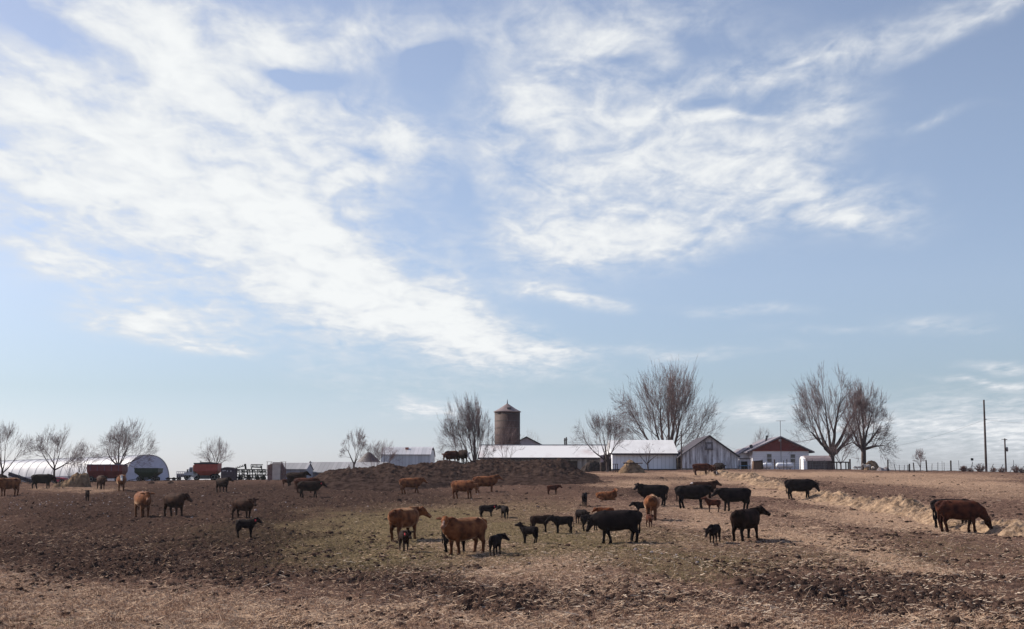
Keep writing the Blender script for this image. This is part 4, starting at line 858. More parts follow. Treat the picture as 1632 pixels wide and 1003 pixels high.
def house():
    d = 186.0; b = gd(1244, d); b.z -= .1; X = lambda p: xat(p, 730, d); L_ = 14
    t = thing('farmhouse', 'white farmhouse with dark red gable, satellite dish and two small windows', 'house', b)
    w = MB(); w.box(X(1199.5), X(1289), d, d+L_, b.z, Z(718.6, d)); w.build('wall', SIDING, t)
    g = MB(); g.prism([(X(1199.5)+.02, Z(718.6, d)), (X(1289)-.02, Z(718.6, d)), (X(1289)-.02, Z(718.0, d)), (X(1244), Z(698.0, d)), (X(1199.5)+.02, Z(717.4, d))], d-.06, d+L_-.1); g.build('gable', REDG, t)
    f = MB(); f.box(X(1199.5), X(1289), d-.09, d-.062, Z(719.4, d), Z(718.5, d)); f.build('trim_board', mat('rust_trim', (.30,.10,.07), var=.15), t)
    r = MB(); a = (X(1190), Z(721.8, d)); p = (X(1244), Z(697.3, d)); c = (X(1297.5), Z(722.0, d)); q = .17
    r.prism([a, (a[0], a[1]+q), (p[0], p[1]+q), (c[0], c[1]+q), c, (p[0], p[1])], d-.5, d+L_+.5); ro = r.build('roof', mat('shingle_pale', (.19,.175,.195), var=.15, scale=5), t)
    v = MB(); v.box(X(1241.5), X(1245.5), d-.12, d-.063, Z(703.8, d), Z(699.8, d)); v.build('gable_vent', mat('vent_grey', (.5,.46,.46), var=.1), t)
    m_ = MB(); m_.bar((X(1229), d+4, Z(706, d+4)), (X(1232), d+4, Z(695.5, d+4)), .14); m_.lathe((X(1232), d+4, Z(695.5, d+4)), [(.2, -.06), (.2, .04), (.05, .12)], 8); m_.build('flue_pipe', DSTEEL, ro)
    for (p0, p1, q0, q1) in ((1222.5, 1229.5, 736.5, 724), (1260, 1267, 737, 724.5)):
        f = MB(); f.box(X(p0)-.09, X(p1)+.09, d-.05, d-.003, Z(q0, d)-.1, Z(q1, d)+.08); fo = f.build('window', WFRAME, t)
        g = MB(); g.box(X(p0), X(p1), d-.07, d-.053, Z(q0, d), Z(q1, d)); g.build('pane', GLASS, fo)
        g = MB(); zc = (Z(q0, d)+Z(q1, d))/2; g.box(X(p0), X(p1), d-.09, d-.072, zc-.04, zc+.04); g.build('sash_bar', WFRAME, fo)
    # wing behind on the left
    dw = d+3; XX = lambda p: xat(p, 730, dw)
    w = MB(); w.prism([(XX(1177.5), b.z), (X(1199.5)-.003, b.z), (X(1199.5)-.003, Z(716, dw)), (XX(1177.5), Z(725, dw))], dw, dw+9); w.build('wing_wall', SIDING, t)
    r = MB(); a = (XX(1174.5), Z(726.5, dw)); c = (X(1199.5)-.003, Z(714.7, dw)); r.prism([a, (a[0], a[1]+.14), (c[0], c[1]+.14), c], dw-.4, dw+9.4); r.build('wing_roof', MC['shingle_pale'], t)
    for p in (1193, 1196.5): m_ = MB(); m_.box(XX(p), XX(p)+.14, dw-.3, dw-.16, b.z, Z(719.5, dw)); m_.build('porch_post', WFRAME, t)
    dsh = MB(); c0 = Vector((X(1199.5), d+1, Z(711.5, d))); dsh.bar((c0.x+.25, c0.y+.3, Z(719, d)), c0, .035)
    dsh.lathe(c0, [(.02, .08), (.16, .05), (.24, -.02), (.245, -.05), (.15, .02), (.02, .05)], 16, 'y'); dsh.build('satellite_dish', mat('dish_grey', (.06,.06,.07), var=.15), t)
    an = MB(); x = X(1244.3); an.bar((x, d-.25, b.z+.2), (x, d-.25, Z(670.5, d)), .035); za = Z(671.2, d)
    an.bar((X(1237.5), d-.25, za), (X(1252.5), d-.25, za+.02), .022)
    for k in range(7): xx = X(1238.5)+k*(X(1251.5)-X(1238.5))/6; an.bar((xx, d-.25-.5+.04*k, za), (xx, d-.25+.5-.04*k, za), .012)
    an.build('television_aerial', STEEL, t)
house()
def small_shed():
    d = 172.0; b = gd(1303, d); b.z -= .1; X = lambda p: xat(p, 740, d)
    t = thing('garden_shed', 'low dark shed with rounded pinkish roof and white left side', 'shed', b)
    yb = d+2.6; xl = X(1286.5); xr = X(1324)
    w = MB(); w.box(xl+.02, xr, d, yb, b.z, Z(735, d)); w.build('wall', mat('shed_front', (.045,.035,.035), col2=(.09,.07,.07), scale=3, stretch=(3, 1, .5)), t)
    pr = [(d-.1, Z(735.2, d)), (d+.25, Z(731.5, d)), (d+.9, Z(728.6, d)), (d+1.6, Z(727.3, d+1.6)), (d+2.7, Z(727.3, d+1.6)-.25)]
    pr2 = [(y, z+.07) for y, z in pr][::-1]
    r = MB(); r.prism(pr+pr2, xl-.15, xr+.12, 'x'); r.build('roof', mat('pink_grey_roof', (.15,.11,.11), col2=(.21,.165,.16), scale=3, rough=.6), t)
    e = MB(); e.prism([(d+.05, b.z), (yb-.05, b.z), (yb-.05, pr[-1][1]-.05)]+[(y, z-.02) for y, z in pr[::-1][1:-1]]+[(d+.05, Z(735.3, d))], xl-.42, xl+.017, 'x'); e.build('side_wall', mat('shed_white', (.70,.68,.68), var=.06), t)
small_shed()
def silo():
    d = 205.0; cx = xat(808.5, 700, d); r = (xat(829, 700, d)-xat(788, 700, d))/2; bz = float(ground(cx, d))-.3; ze = Z(655.3, d); za = Z(643.5, d+r)
    t = thing('silo', 'tall round brown brick silo with a shallow conical metal roof', 'silo', (cx, d+r, bz))
    m = mat('silo_tile', (.030,.012,.010), col2=(.062,.028,.022), scale=1.2, rough=.75, det=8)
    nt = m.node_tree; N = nt.nodes; L = nt.links; bs = N['Principled BSDF']; br = N.new('ShaderNodeTexBrick'); tc = N.new('ShaderNodeTexCoord')
    sp = N.new('ShaderNodeSeparateXYZ'); L.new(tc.outputs['Object'], sp.inputs[0]); a2 = N.new('ShaderNodeMath'); a2.operation = 'ARCTAN2'; L.new(sp.outputs[1], a2.inputs[0]); L.new(sp.outputs[0], a2.inputs[1])
    cb = N.new('ShaderNodeCombineXYZ'); sc_ = N.new('ShaderNodeMath'); sc_.operation = 'MULTIPLY'; L.new(a2.outputs[0], sc_.inputs[0]); sc_.inputs[1].default_value = r; L.new(sc_.outputs[0], cb.inputs[0]); L.new(sp.outputs[2], cb.inputs[1])
    L.new(cb.outputs[0], br.inputs['Vector']); br.inputs['Scale'].default_value = 1; br.inputs['Brick Width'].default_value = .42; br.inputs['Row Height'].default_value = .24; br.inputs['Mortar Size'].default_value = .02
    src = bs.inputs['Base Color'].links[0].from_socket; L.new(src, br.inputs['Color1'])
    br.inputs['Color2'].default_value = (.048,.020,.016,1); br.inputs['Mortar'].default_value = (.045,.026,.022,1); L.new(br.outputs[0], bs.inputs['Base Color'])
    w = MB(); w.lathe((cx, d+r, 0), [(r, bz), (r, ze)], 48); w.build('wall', m, t, True); t_ = t.children
    hb = MB()
    for k in range(9): zz = bz+1+k*(ze-bz-1.4)/8; hb.lathe((cx, d+r, 0), [(r+.002, zz), (r+.025, zz+.01), (r+.025, zz+.05), (r+.002, zz+.06)], 48)
    hb.build('steel_hoops', DSTEEL, t)
    rf = MB(); rf.lathe((cx, d+r, 0), [(r+.12, ze-.10), (r+.14, ze+.02), (r*.66, ze+(za-ze)*.36), (r*.3, ze+(za-ze)*.74), (.09, za)], 32); ro = rf.build('roof', mat('silo_roof', (.12,.085,.08), col2=(.19,.14,.13), scale=2, rough=.5), t)
    f = MB(); f.lathe((cx, d+r, 0), [(.09, za-.02), (.05, za+.35), (.015, Z(637.5, d+r)+.1)], 8); f.build('finial', DSTEEL, ro)
    hx = MB(); hx.box(cx-.02, cx+.55, d+r-r*.80, d+r-r*.45, ze+.18, ze+.56); hx.build('roof_hatch', DSTEEL, ro)
silo()
def behind_silo():
    d = 214.0; b = gd(845, d); X = lambda p: xat(p, 705, d); t = thing('gable_shed', 'grey gable end of a shed just right of the brick silo', 'shed', b)
    w = MB(); w.prism([(X(818), b.z), (X(862), b.z), (X(862), Z(709.5, d)), (X(839), Z(697.8, d)), (X(818), Z(708, d))], d, d+9); w.build('wall', mat('grey_gable', (.34,.31,.33), var=.1, scale=2), t)
    r = MB(); a = (X(816), Z(709, d)); p = (X(839), Z(697, d)); c = (X(865), Z(710.4, d)); r.prism([a, (a[0], a[1]+.12), (p[0], p[1]+.12), (c[0], c[1]+.12), c, p], d-.3, d+9.3); r.build('roof', TRIM, t)
behind_silo()
def metalbarn():
    d = 200.0; b = gd(646, d); b.z -= .5; X = lambda p: xat(p, 725, d); t = thing('metal_barn', 'tall grey ribbed metal barn behind the left part of the mound', 'barn', b)
    x0, x1 = X(607), X(685.5); ze = Z(724.2, d); zr = Z(715.3, d+3)
    w = MB(); w.box(x0, x1, d, d+12, b.z, ze-.01); w.prism([(d+.02, ze-.01), (d+3, zr-.1), (d+9, zr-.1), (d+11.98, ze-.01)], x0, x1, 'x'); w.build('wall', GREYRIB, t)
    r = MB(); r.prism([(d-.25, ze-.10), (d+3, zr-.01), (d+6, zr+.25), (d+9, zr-.01), (d+12.25, ze-.10), (d+12.25, ze-.02), (d+9, zr+.07), (d+6, zr+.33), (d+3, zr+.07), (d-.25, ze-.02)], x0-.1, x1+.12, 'x'); ro = r.build('roof', GREYROOF, t)
    v = MB(); v.box(X(644), X(649), d+2.2, d+2.9, zr-.15, zr+.16); v.build('roof_vent', mat('rusty_vent', (.30,.12,.09), var=.2), ro)
    e = MB(); e.box(x1+.002, x1+.07, d-.03, d+.2, b.z, ze-.03); e.build('corner_trim', mat('pale_trim', (.55,.52,.54), var=.1), t)
    g = thing('grain_bin', 'round grain bin with a dark cone roof left of the tall metal barn', 'grain bin', (xat(585, 730, 192), 194.5, b.z))
    d2 = 192.0; r_ = (xat(604, 730, d2)-xat(569, 730, d2))/2; cx = xat(586, 730, d2)
    w = MB(); w.lathe((cx, d2+r_, 0), [(r_, b.z), (r_, Z(737, d2))], 32); w.build('wall', GREYRIB, g, True)
    w = MB(); w.lathe((cx, d2+r_, 0), [(r_+.2, Z(737.5, d2)), (r_+.2, Z(736.6, d2)), (r_*.35, Z(724, d2+r_)), (.25, Z(721.8, d2+r_)), (.2, Z(721.2, d2+r_))], 32); w.build('roof', mat('bin_roof', (.045,.034,.036), col2=(.075,.058,.06), scale=2, rough=.6), g)
metalbarn()
def leftsheds():
    d = 186.0; b = gd(525, d); b.z -= .3; X = lambda p: xat(p, 745, d)
    t = thing('low_shed', 'long low shed with slanting ribbed metal roof running behind the mound', 'shed', b)
    x0, x1 = X(487.5), X(612); ze = Z(753, d); zr = Z(737.2, d+5)
    w = MB(); w.box(x0+.1, x1, d, d+10, b.z, ze-.01); w.prism([(d+.02, ze-.01), (d+5, zr-.13), (d+9.98, ze-.01)], x0+.1, x1, 'x'); w.build('wall', GREYWALL, t)
    r = MB(); r.prism([(d-.3, ze-.09), (d+5, zr-.03), (d+10.3, ze-.09), (d+10.3, ze-.01), (d+5, zr+.05), (d-.3, ze-.01)], x0-.05, x1+.1, 'x'); r.build('roof', DULLROOF, t)
    e = MB(); e.prism([(d-.15, ze-.05), (d+5, zr), (d+5, zr+.16), (d-.15, ze+.13)], x0-.2, x0-.052, 'x'); e.build('gable_trim', TRIM, t)
    d = 180.0; b = gd(470, d); b.z -= .2; X = lambda p: xat(p, 745, d)
    t = thing('grey_shed', 'short shed with pale roof and dull blue-grey wall right of the pale feed box', 'shed', b)
    x0, x1 = X(428), X(489.5); ze = Z(747.8, d); zr = Z(738.6, d+3)
    w = MB(); w.box(x0+.1, x1-.1, d, d+6, b.z, ze-.01); w.prism([(d+.02, ze-.01), (d+3, zr-.12), (d+5.98, ze-.01)], x0+.1, x1-.1, 'x'); w.build('wall', GREYWALL, t)
    r = MB(); r.prism([(d-.2, ze-.08), (d+3, zr-.02), (d+6.2, ze-.08), (d+6.2, ze), (d+3, zr+.06), (d-.2, ze)], x0, x1, 'x'); r.build('roof', DULLROOF, t)
    dr = MB(); dr.box(X(478), X(484), d-.05, d-.003, b.z, Z(752, d)); dr.build('door', DARKW, t)
leftsheds()
def hoopbarn():
    b = gd(234, 182); b.z -= .25
    t = thing('hoop_barn', 'long white fabric hoop barn with an arched end, at the far left', 'hoop barn', b)
    H = Z(725.2, 182)-b.z; Wd = 3.05; ax = Vector((-.66, .75, 0)); sd_ = Vector((.75, .66, 0)); L_ = 62
    c = Vector((xat(236, 740, 182), 182, b.z)); n = 20; ribs = 22
    def arch(s, k, inset=0):
        a = math.pi*k/n; x = -math.cos(a); z = math.sin(a)
        wz = (abs(z)**.80)*(H-inset); wx = (abs(x)**.85)*math.copysign(1, x)*(Wd-inset)
        zg = float(ground(c.x+ax.x*s, c.y+ax.y*s))-.25-b.z if s < 30 else float(ground(c.x+ax.x*30, c.y+ax.y*30))-.25-b.z
        return c+ax*s+sd_*wx+Vector((0, 0, wz+zg))
    m = MB(); vs = []; fs = []; ns = ribs*3+1
    for i in range(ns):
        s = L_*i/(ns-1); ins = 0 if i % 3 == 0 else .07
        for k in range(n+1): vs.append(arch(s, k, ins))
    for i in range(ns-1):
        for k in range(n): fs.append((i*(n+1)+k, i*(n+1)+k+1, (i+1)*(n+1)+k+1, (i+1)*(n+1)+k))
    m.add(vs, fs); m.build('fabric_roof', mat('white_fabric', (.24,.24,.26), col2=(.40,.40,.42), rough=.5, scale=.7, spec=.25, lo=.3, hi=.7), t, True)
    m = MB(); m.add([arch(.10, k, .02) for k in range(n+1)]+[arch(.2, k, .02) for k in range(n+1)], [tuple(range(n+1)), tuple(range(2*n+1, n, -1))]+[(k, k+n+1, k+n+2, k+1) for k in range(n)]); m.build('end_wall', mat('grey_fabric_end', (.48,.48,.56), var=.06, scale=2), t)
    for i in range(ribs):
        m = MB(); s = L_*i/ribs
        for k in range(n): m.bar(arch(s, k, -.03), arch(s, k+1, -.03), .022, 4)
        m.build('rib', STEEL, t)
    m = MB(); m.add([arch(.6, 0)+sd_*-.06+Vector((0, 0, h)) for h in (0, 1.0)]+[arch(L_*.97, 0)+sd_*-.06+Vector((0, 0, h)) for h in (1.0, 0)]+[arch(.6, 0)+sd_*-.14+Vector((0, 0, h)) for h in (0, 1.0)]+[arch(L_*.97, 0)+sd_*-.14+Vector((0, 0, h)) for h in (1.0, 0)], [(0,1,2,3),(7,6,5,4),(0,4,5,1),(1,5,6,2),(2,6,7,3),(3,7,4,0)])
    m.build('side_boards', mat('grey_side_boards', (.16,.16,.20), var=.2, scale=3), t)
hoopbarn()

# ------------------------------------------------------------------ farm machinery
def wheel(mb_t, mb_r, c, r, w=.3):
    mb_t.lathe(c, [(r*.55, -w/2), (r*.92, -w/2), (r, -w*.3), (r, w*.3), (r*.92, w/2), (r*.55, w/2)], 20, 'y')
    mb_r.lathe(Vector(c)+Vector((0, -.02, 0)), [(r*.08, -w*.35), (r*.5, -w*.40), (r*.56, -w*.5), (r*.56, w*.5), (r*.08, w*.3)], 16, 'y')
TYRE = mat('tyre_rubber', (.015,.014,.015), var=.3); RIM = mat('wheel_rim', (.5,.48,.46), var=.15)
def add_wheels(t, cs, r, w=.3, rim=None):
    for c in cs:
        a, b_ = MB(), MB(); wheel(a, b_, c, r, w); wh = a.build('wheel', TYRE, t, True); b_.build('rim', rim or RIM, wh)
def hopper_wagon(label, px0, px1, top, mid, bot, d, m, toplip=None, ends=.25, wr=.42):
    b = gd((px0+px1)/2, d); t = thing('grain_wagon', label, 'wagon', b); X = lambda p: xat(p, 755, d); x0, x1 = X(px0), X(px1); w = x1-x0
    zt, zm, zb = Z(top, d), Z(mid, d), Z(bot, d); y0, y1 = d, d+2.4; xa, xb = x0+w*ends, x1-w*ends*1.15
    h = MB(); h.add([(x0,y0,zm),(x1,y0,zm),(x1,y1,zm),(x0,y1,zm),(x0,y0,zt),(x1,y0,zt),(x1,y1,zt),(x0,y1,zt),(xa,y0+.5,zb),(xb,y0+.5,zb),(xb,y1-.5,zb),(xa,y1-.5,zb)],
        [(4,5,1,0),(5,6,2,1),(6,7,3,2),(7,4,0,3),(0,1,9,8),(1,2,10,9),(2,3,11,10),(3,0,8,11),(8,9,10,11)]); h.build('hopper', m, t)
    g = MB(); g.box(x0-.04, x1+.04, y0-.05, y0, zt-.09, zt+.02); g.box(x0-.04, x1+.04, y1, y1+.05, zt-.09, zt+.02); g.box(x0-.05, x0, y0, y1, zt-.09, zt+.02); g.box(x1, x1+.05, y0, y1, zt-.09, zt+.02); 
    for k in range(5): xx = x0+w*(k+.5)/5; g.box(xx-.03, xx+.03, y0-.035, y0-.001, zm+.02, zt-.1)
    g.build('rim_rail', toplip or m, t)
    f = MB(); zf = b.z+wr+.05; f.box(x0+.2, x1-.2, y0+.5, y0+.62, zf, zf+.14); f.box(x0+.2, x1-.2, y1-.62, y1-.5, zf, zf+.14)
    for xx in (x0+.45, x1-.45):
        f.bar((xx, y0+.3, zf), (xx, y1-.3, zf), .05); f.bar((xx, y0+.56, zf+.1), (xx, y0+.2, zm), .04); f.bar((xx, y1-.56, zf+.1), (xx, y1-.2, zm), .04)
    f.bar((x0+.3, y0+1.2, zf), (x0-1.0, y0+1.2, zf-.25), .04); f.build('chassis', DSTEEL, t)
    c = MB(); c.box((xa+xb)/2-.25, (xa+xb)/2+.25, y0+.35, y0+.6, zb-.1, zb+.5); c.build('chute', DSTEEL, t)
    add_wheels(t, [(x0+.5, y0+.25, b.z+wr-.03), (x1-.55, y0+.25, b.z+wr-.03), (x0+.5, y1-.25, b.z+wr-.03), (x1-.55, y1-.25, b.z+wr-.03)], wr, .26)
MAROON = mat('maroon_paint', (.10,.014,.016), col2=(.15,.024,.024), scale=2, rough=.55); GREEN = mat('green_paint', (.006,.019,.010), col2=(.011,.028,.015), scale=2, rough=.55)
REDP = mat('faded_red_paint', (.23,.036,.026), col2=(.31,.055,.040), scale=2, rough=.55)
hopper_wagon('large maroon grain wagon behind the hay heap', 138, 194.5, 740.5, 751, 762, 166, MAROON, mat('purple_rim', (.10,.08,.12), var=.2), ends=.06, wr=.36)
hopper_wagon('dark green gravity wagon in front of the hoop barn end', 214, 251.5, 746.5, 753, 764, 167, GREEN, ends=.33, wr=.3)
def truck():
    d = 170.0; b = gd(325, d); X = lambda p: xat(p, 755, d); t = thing('hopper_truck', 'old truck carrying a large faded red hopper, parked on the crest', 'truck', b)
    zt, zm, zb = Z(738.3, d), Z(751, d), Z(757.8, d); x0, x1 = X(309), X(346.5); y0, y1 = d, d+2.4
    h = MB(); h.add([(x0,y0,zm),(x1,y0,zm),(x1,y1,zm),(x0,y1,zm),(x0,y0,zt),(x1,y0,zt),(x1,y1,zt),(x0,y1,zt),(x0+.6,y0+.3,zb),(x1-.5,y0+.3,zb),(x1-.5,y1-.3,zb),(x0+.6,y1-.3,zb)],
        [(4,5,1,0),(5,6,2,1),(6,7,3,2),(7,4,0,3),(0,1,9,8),(1,2,10,9),(2,3,11,10),(3,0,8,11),(8,9,10,11),(4,7,6,5)]); ho = h.build('hopper', REDP, t)
    g = MB(); g.box(x0-.05, x1+.05, y0-.06, y0-.001, zt-.12, zt+.03); g.bar((X(316), d+1.2, zt), (X(316), d+1.2, Z(734.5, d)), .05)
    g.prism([(x0+.3, zt), (x1-.3, zt), (x1-.9, zt+.12), (x0+.9, zt+.12)], y0+.1, y1-.1); g.build('tarp_cover', TRIM, ho)
    p = MB(); p.box(x0-.16, x0-.002, y0+.1, y1-.1, zm, zt-.25); p.build('front_panel', mat('orange_panel', (.5,.2,.12), var=.15), ho)
    c = MB(); cx0, cx1 = X(300.5), X(308); zc = Z(744.8, d); zh = Z(752.5, d); fl = Z(757.5, d)
    c.prism([(cx0+.1, zc), (cx1-.1, zc), (cx1, fl), (X(293), fl), (X(293), zh-.05), (cx0-.08, zh)], d+.1, d+2.2); cab = c.build('cab', mat('cab_paint', (.34,.34,.38), var=.15, rough=.4), t)
    g = MB(); g.box(cx0+.16, cx1-.2, d+.07, d+.097, zh, zc-.12); g.build('side_window', GLASS, cab)
    g = MB(); g.box(X(299)-.08, X(299)+.06, d-.12, d, zh-.05, zc-.25); g.bar((X(299), d-.05, zh+.3), (cx0, d+.15, zh+.3), .02); g.build('mirror', DSTEEL, cab)
    f = MB(); f.box(X(294), X(346), d+.35, d+.5, fl-.22, fl-.02); f.box(X(294), X(346), d+1.8, d+1.95, fl-.22, fl-.02); f.box(X(318), X(334), d+.1, d+.34, fl-.45, fl-.1); f.build('chassis', DSTEEL, t)
    f = MB()
    for k in range(3): f.bar((X(300+k*2.2), d-.25, b.z+.02), (X(309+k*3), d-.15, Z(757, d)+.05), .04)
    f.build('white_auger_pipes', mat('white_pipe', (.6,.58,.56), var=.1), t)
    add_wheels(t, [(X(298), d+.25, b.z+.38), (X(313), d+.25, b.z+.38), (X(339.5), d+.25, b.z+.38), (X(344.5), d+.25, b.z+.38)], .4, .26)
    d = 172.0; b = gd(290, d); t = thing('box_wagon', 'small grey slatted wagon left of the hopper truck', 'wagon', b)
    w = MB(); w.box(X(281.5), X(304), d, d+1.8, Z(760.5, d), Z(755, d)); w.build('box', mat('grey_wagon_boards', (.17,.15,.17), var=.3, scale=3), t)
    w = MB()
    for k in range(8): xx = X(281.8)+k*(X(303.5)-X(281.8))/7; w.box(xx-.03, xx+.03, d-.03, d-.002, Z(761, d), Z(751.5, d))
    w.box(X(281), X(304), d-.06, d-.032, Z(752.4, d), Z(751.6, d)); w.box(X(281), X(304), d-.06, d-.032, Z(757, d), Z(756.2, d)); w.build('stake_sides', mat('pale_stakes', (.4,.37,.38), var=.2), t)
    add_wheels(t, [(X(285), d+.1, b.z+.26), (X(300), d+.1, b.z+.26)], .28, .2)
    t = thing('low_trailer', 'low dark flat trailer on the crest between the green wagon and the grey wagon', 'trailer', gd(273, d))
    w = MB(); w.box(X(264), X(282), d, d+1.6, Z(763.6, d), Z(761.8, d)); w.build('deck', DARKW, t); add_wheels(t, [(X(268), d+.1, t.location.z+.2), (X(277), d+.1, t.location.z+.2)], .22, .18)
truck()
def crate():
    d = 168.0; b = gd(362, d); X = lambda p: xat(p, 755, d); t = thing('round_top_crate', 'dark round-topped crate with a pale stripe, right of the red hopper truck', 'crate', b)
    x0, x1 = X(352), X(373); zt = Z(746.8, d); zp = Z(744.6, d); b2 = b.z-.05
    w = MB(); w.prism([(x0, b2), (x1, b2), (x1, zt), (x1-.4, zp-.03), ((x0+x1)/2, zp), (x0+.4, zp-.03), (x0, zt)], d, d+2); w.build('body', mat('crate_purple', (.045,.035,.042), col2=(.085,.068,.078), scale=4), t)
    w = MB(); w.box(x0-.03, x1+.03, d-.05, d-.002, zt-.1, zt-.02); w.box(x0-.01, x1+.01, d-.04, d-.002, Z(757, d), Z(756, d)); w.build('band', TRIM, t)
    w = MB(); 
    for p, q in ((354.5, 751.5), (357.5, 751), (361.5, 752), (367, 752)): w.box(X(p), X(p)+.14, d-.03, d-.002, Z(q, d), Z(q, d)+.14)
    w.build('pale_patches', mat('patch_pale', (.35,.32,.33), var=.2), t)
crate()
def cultivator():
    d = 170.0; b = gd(398, d); X = lambda p: xat(p, 755, d); t = thing('field_cultivator', 'large folded dark green field cultivator with rows of tines on the crest', 'cultivator', b); G = mat('dark_green_steel', (.012,.020,.016), var=.3)
    rs = random.Random(4); f = MB()
    for (q, y) in ((748.5, 0), (757, .4), (762, .9), (752.5, 1.5), (757.5, 2.1)): f.box(X(374), X(422), d+y, d+y+.10, Z(q, d)-.05, Z(q, d)+.05)
    for p in (376, 384, 393, 401, 409, 416, 421): f.box(X(p)-.045, X(p)+.045, d+.1, d+2.1, Z(749, d)-.05, Z(749, d)+.04); f.bar((X(p), d+.3, b.z), (X(p)+.1, d+.3, Z(748, d)), .05)
    f.build('frame', G, t)
    w = MB(); w.bar((X(374.5), d+.2, Z(747, d)), (X(391), d+.2, Z(742, d)), .05); w.bar((X(399), d+.2, Z(744.2, d)), (X(417), d+.2, Z(745.8, d)), .05)
    w.bar((X(391), d+.2, Z(748, d)), (X(390), d+.2, Z(739.5, d)), .12); w.bar((X(399), d+.2, Z(749, d)), (X(402), d+.2, Z(743, d)), .06); w.bar((X(417), d+.2, Z(749, d)), (X(415), d+.2, Z(743, d)), .06); w.build('folded_wings', G, t)
    for k in range(26):
        m_ = MB(); 
        if k < 9: p = 399.5+k*2.15; zz = Z(744.6+k*.15, d); m_.bar((X(p), d+.15, zz-.05), (X(p), d+.12, Z(740.5, d)-rs.random()*.1), .045); m_.bar((X(p), d+.12, Z(741, d)), (X(p)+.12, d+.12, Z(740.2, d)), .05)
        elif k < 15: p = 376+(k-9)*2.6; zz = Z(746.5-(k-9)*.8, d); m_.bar((X(p), d+.15, zz), (X(p)-.05, d+.1, zz+.16), .04)
        else: p = 376+(k-15)*4.2; z0 = Z(757, d); m_.bar((X(p), d-.05, z0), (X(p)+.22, d-.1, z0-.25), .04); m_.bar((X(p)+.22, d-.1, z0-.25), (X(p)-.05, d-.12, z0-.62), .045); m_.bar((X(p)+.1, d-.05, z0), (X(p)+.05, d-.02, z0+.55), .035)
        m_.build('tine', G, t)
    m_ = MB()
    for k in range(60): p = rs.uniform(375, 421); y = rs.uniform(.2, 2.2); z0 = Z(rs.choice((750, 754, 757, 760, 762)), d); m_.bar((X(p), d+y, z0), (X(p)+rs.uniform(-.2, .2), d+y, z0-rs.uniform(.15, .4)), .035, 5)
    for q in (750.5, 760): m_.bar((X(375), d+1.2, Z(q, d)), (X(421), d+1.3, Z(q+.5, d)), .045, 5)
    m_.build('spring_teeth', G, t)
    add_wheels(t, [(X(p), d+.5, b.z+.25) for p in (381, 396, 409, 419)], .27, .18, DSTEEL)
cultivator()
def feedbox():
    d = 166.0; b = gd(440, d); b.z -= .05; X = lambda p: xat(p, 755, d); t = thing('feed_box', 'pale upright feed box flanked by brown folded side gates', 'feeder', b)
    w = MB(); w.box(X(434), X(446.5), d, d+2, b.z, Z(740.3, d)); w.build('body', mat('pale_panel', (.40,.33,.29), col2=(.50,.42,.37), scale=2), t)
    w = MB(); w.prism([(X(433.3), Z(740.2, d)), (X(447.2), Z(740.2, d)), (X(446.5), Z(736.8, d)), (X(434.3), Z(736.8, d))], d-.06, d+2.06); w.build('lid', mat('lid_pale', (.55,.46,.38), var=.1), t)
    for s, a, c in ((-1, 425.5, 434), (1, 446.5, 452.5)):
        w = MB(); xa = X(a if s < 0 else c); xb = X(c if s < 0 else a); w.prism([(xa, b.z), (xb-s*.003*0, b.z), (xb, Z(738.5, d)), (xa, Z(741.5 if s < 0 else 748, d))], d+.3, d+1.6); w.build('side_panel', mat('brown_panel', (.17,.115,.11), var=.2), t)
        g = MB(); x_ = X(432.5 if s < 0 else 448)
        g.bar((x_, d-.05, Z(736, d)), (x_+s*.35, d-.05, Z(752, d)), .035); g.bar((x_+s*.5, d-.05, Z(736, d)), (x_+s*.5, d-.05, Z(757, d)), .03); g.bar((x_, d-.05, Z(757, d)), (x_+s*.5, d-.05, Z(757, d)), .03); g.bar((x_+s*.35, d-.05, Z(752, d)), (x_+s*.1, d-.05, Z(757, d)), .03); g.bar((x_-s*.1, d-.05, Z(736.2, d)), (x_+s*.6, d-.05, Z(736.2, d)), .02)
        g.build('folded_gate', mat('rusty_gate', (.12,.06,.05), var=.3), t)
feedbox()
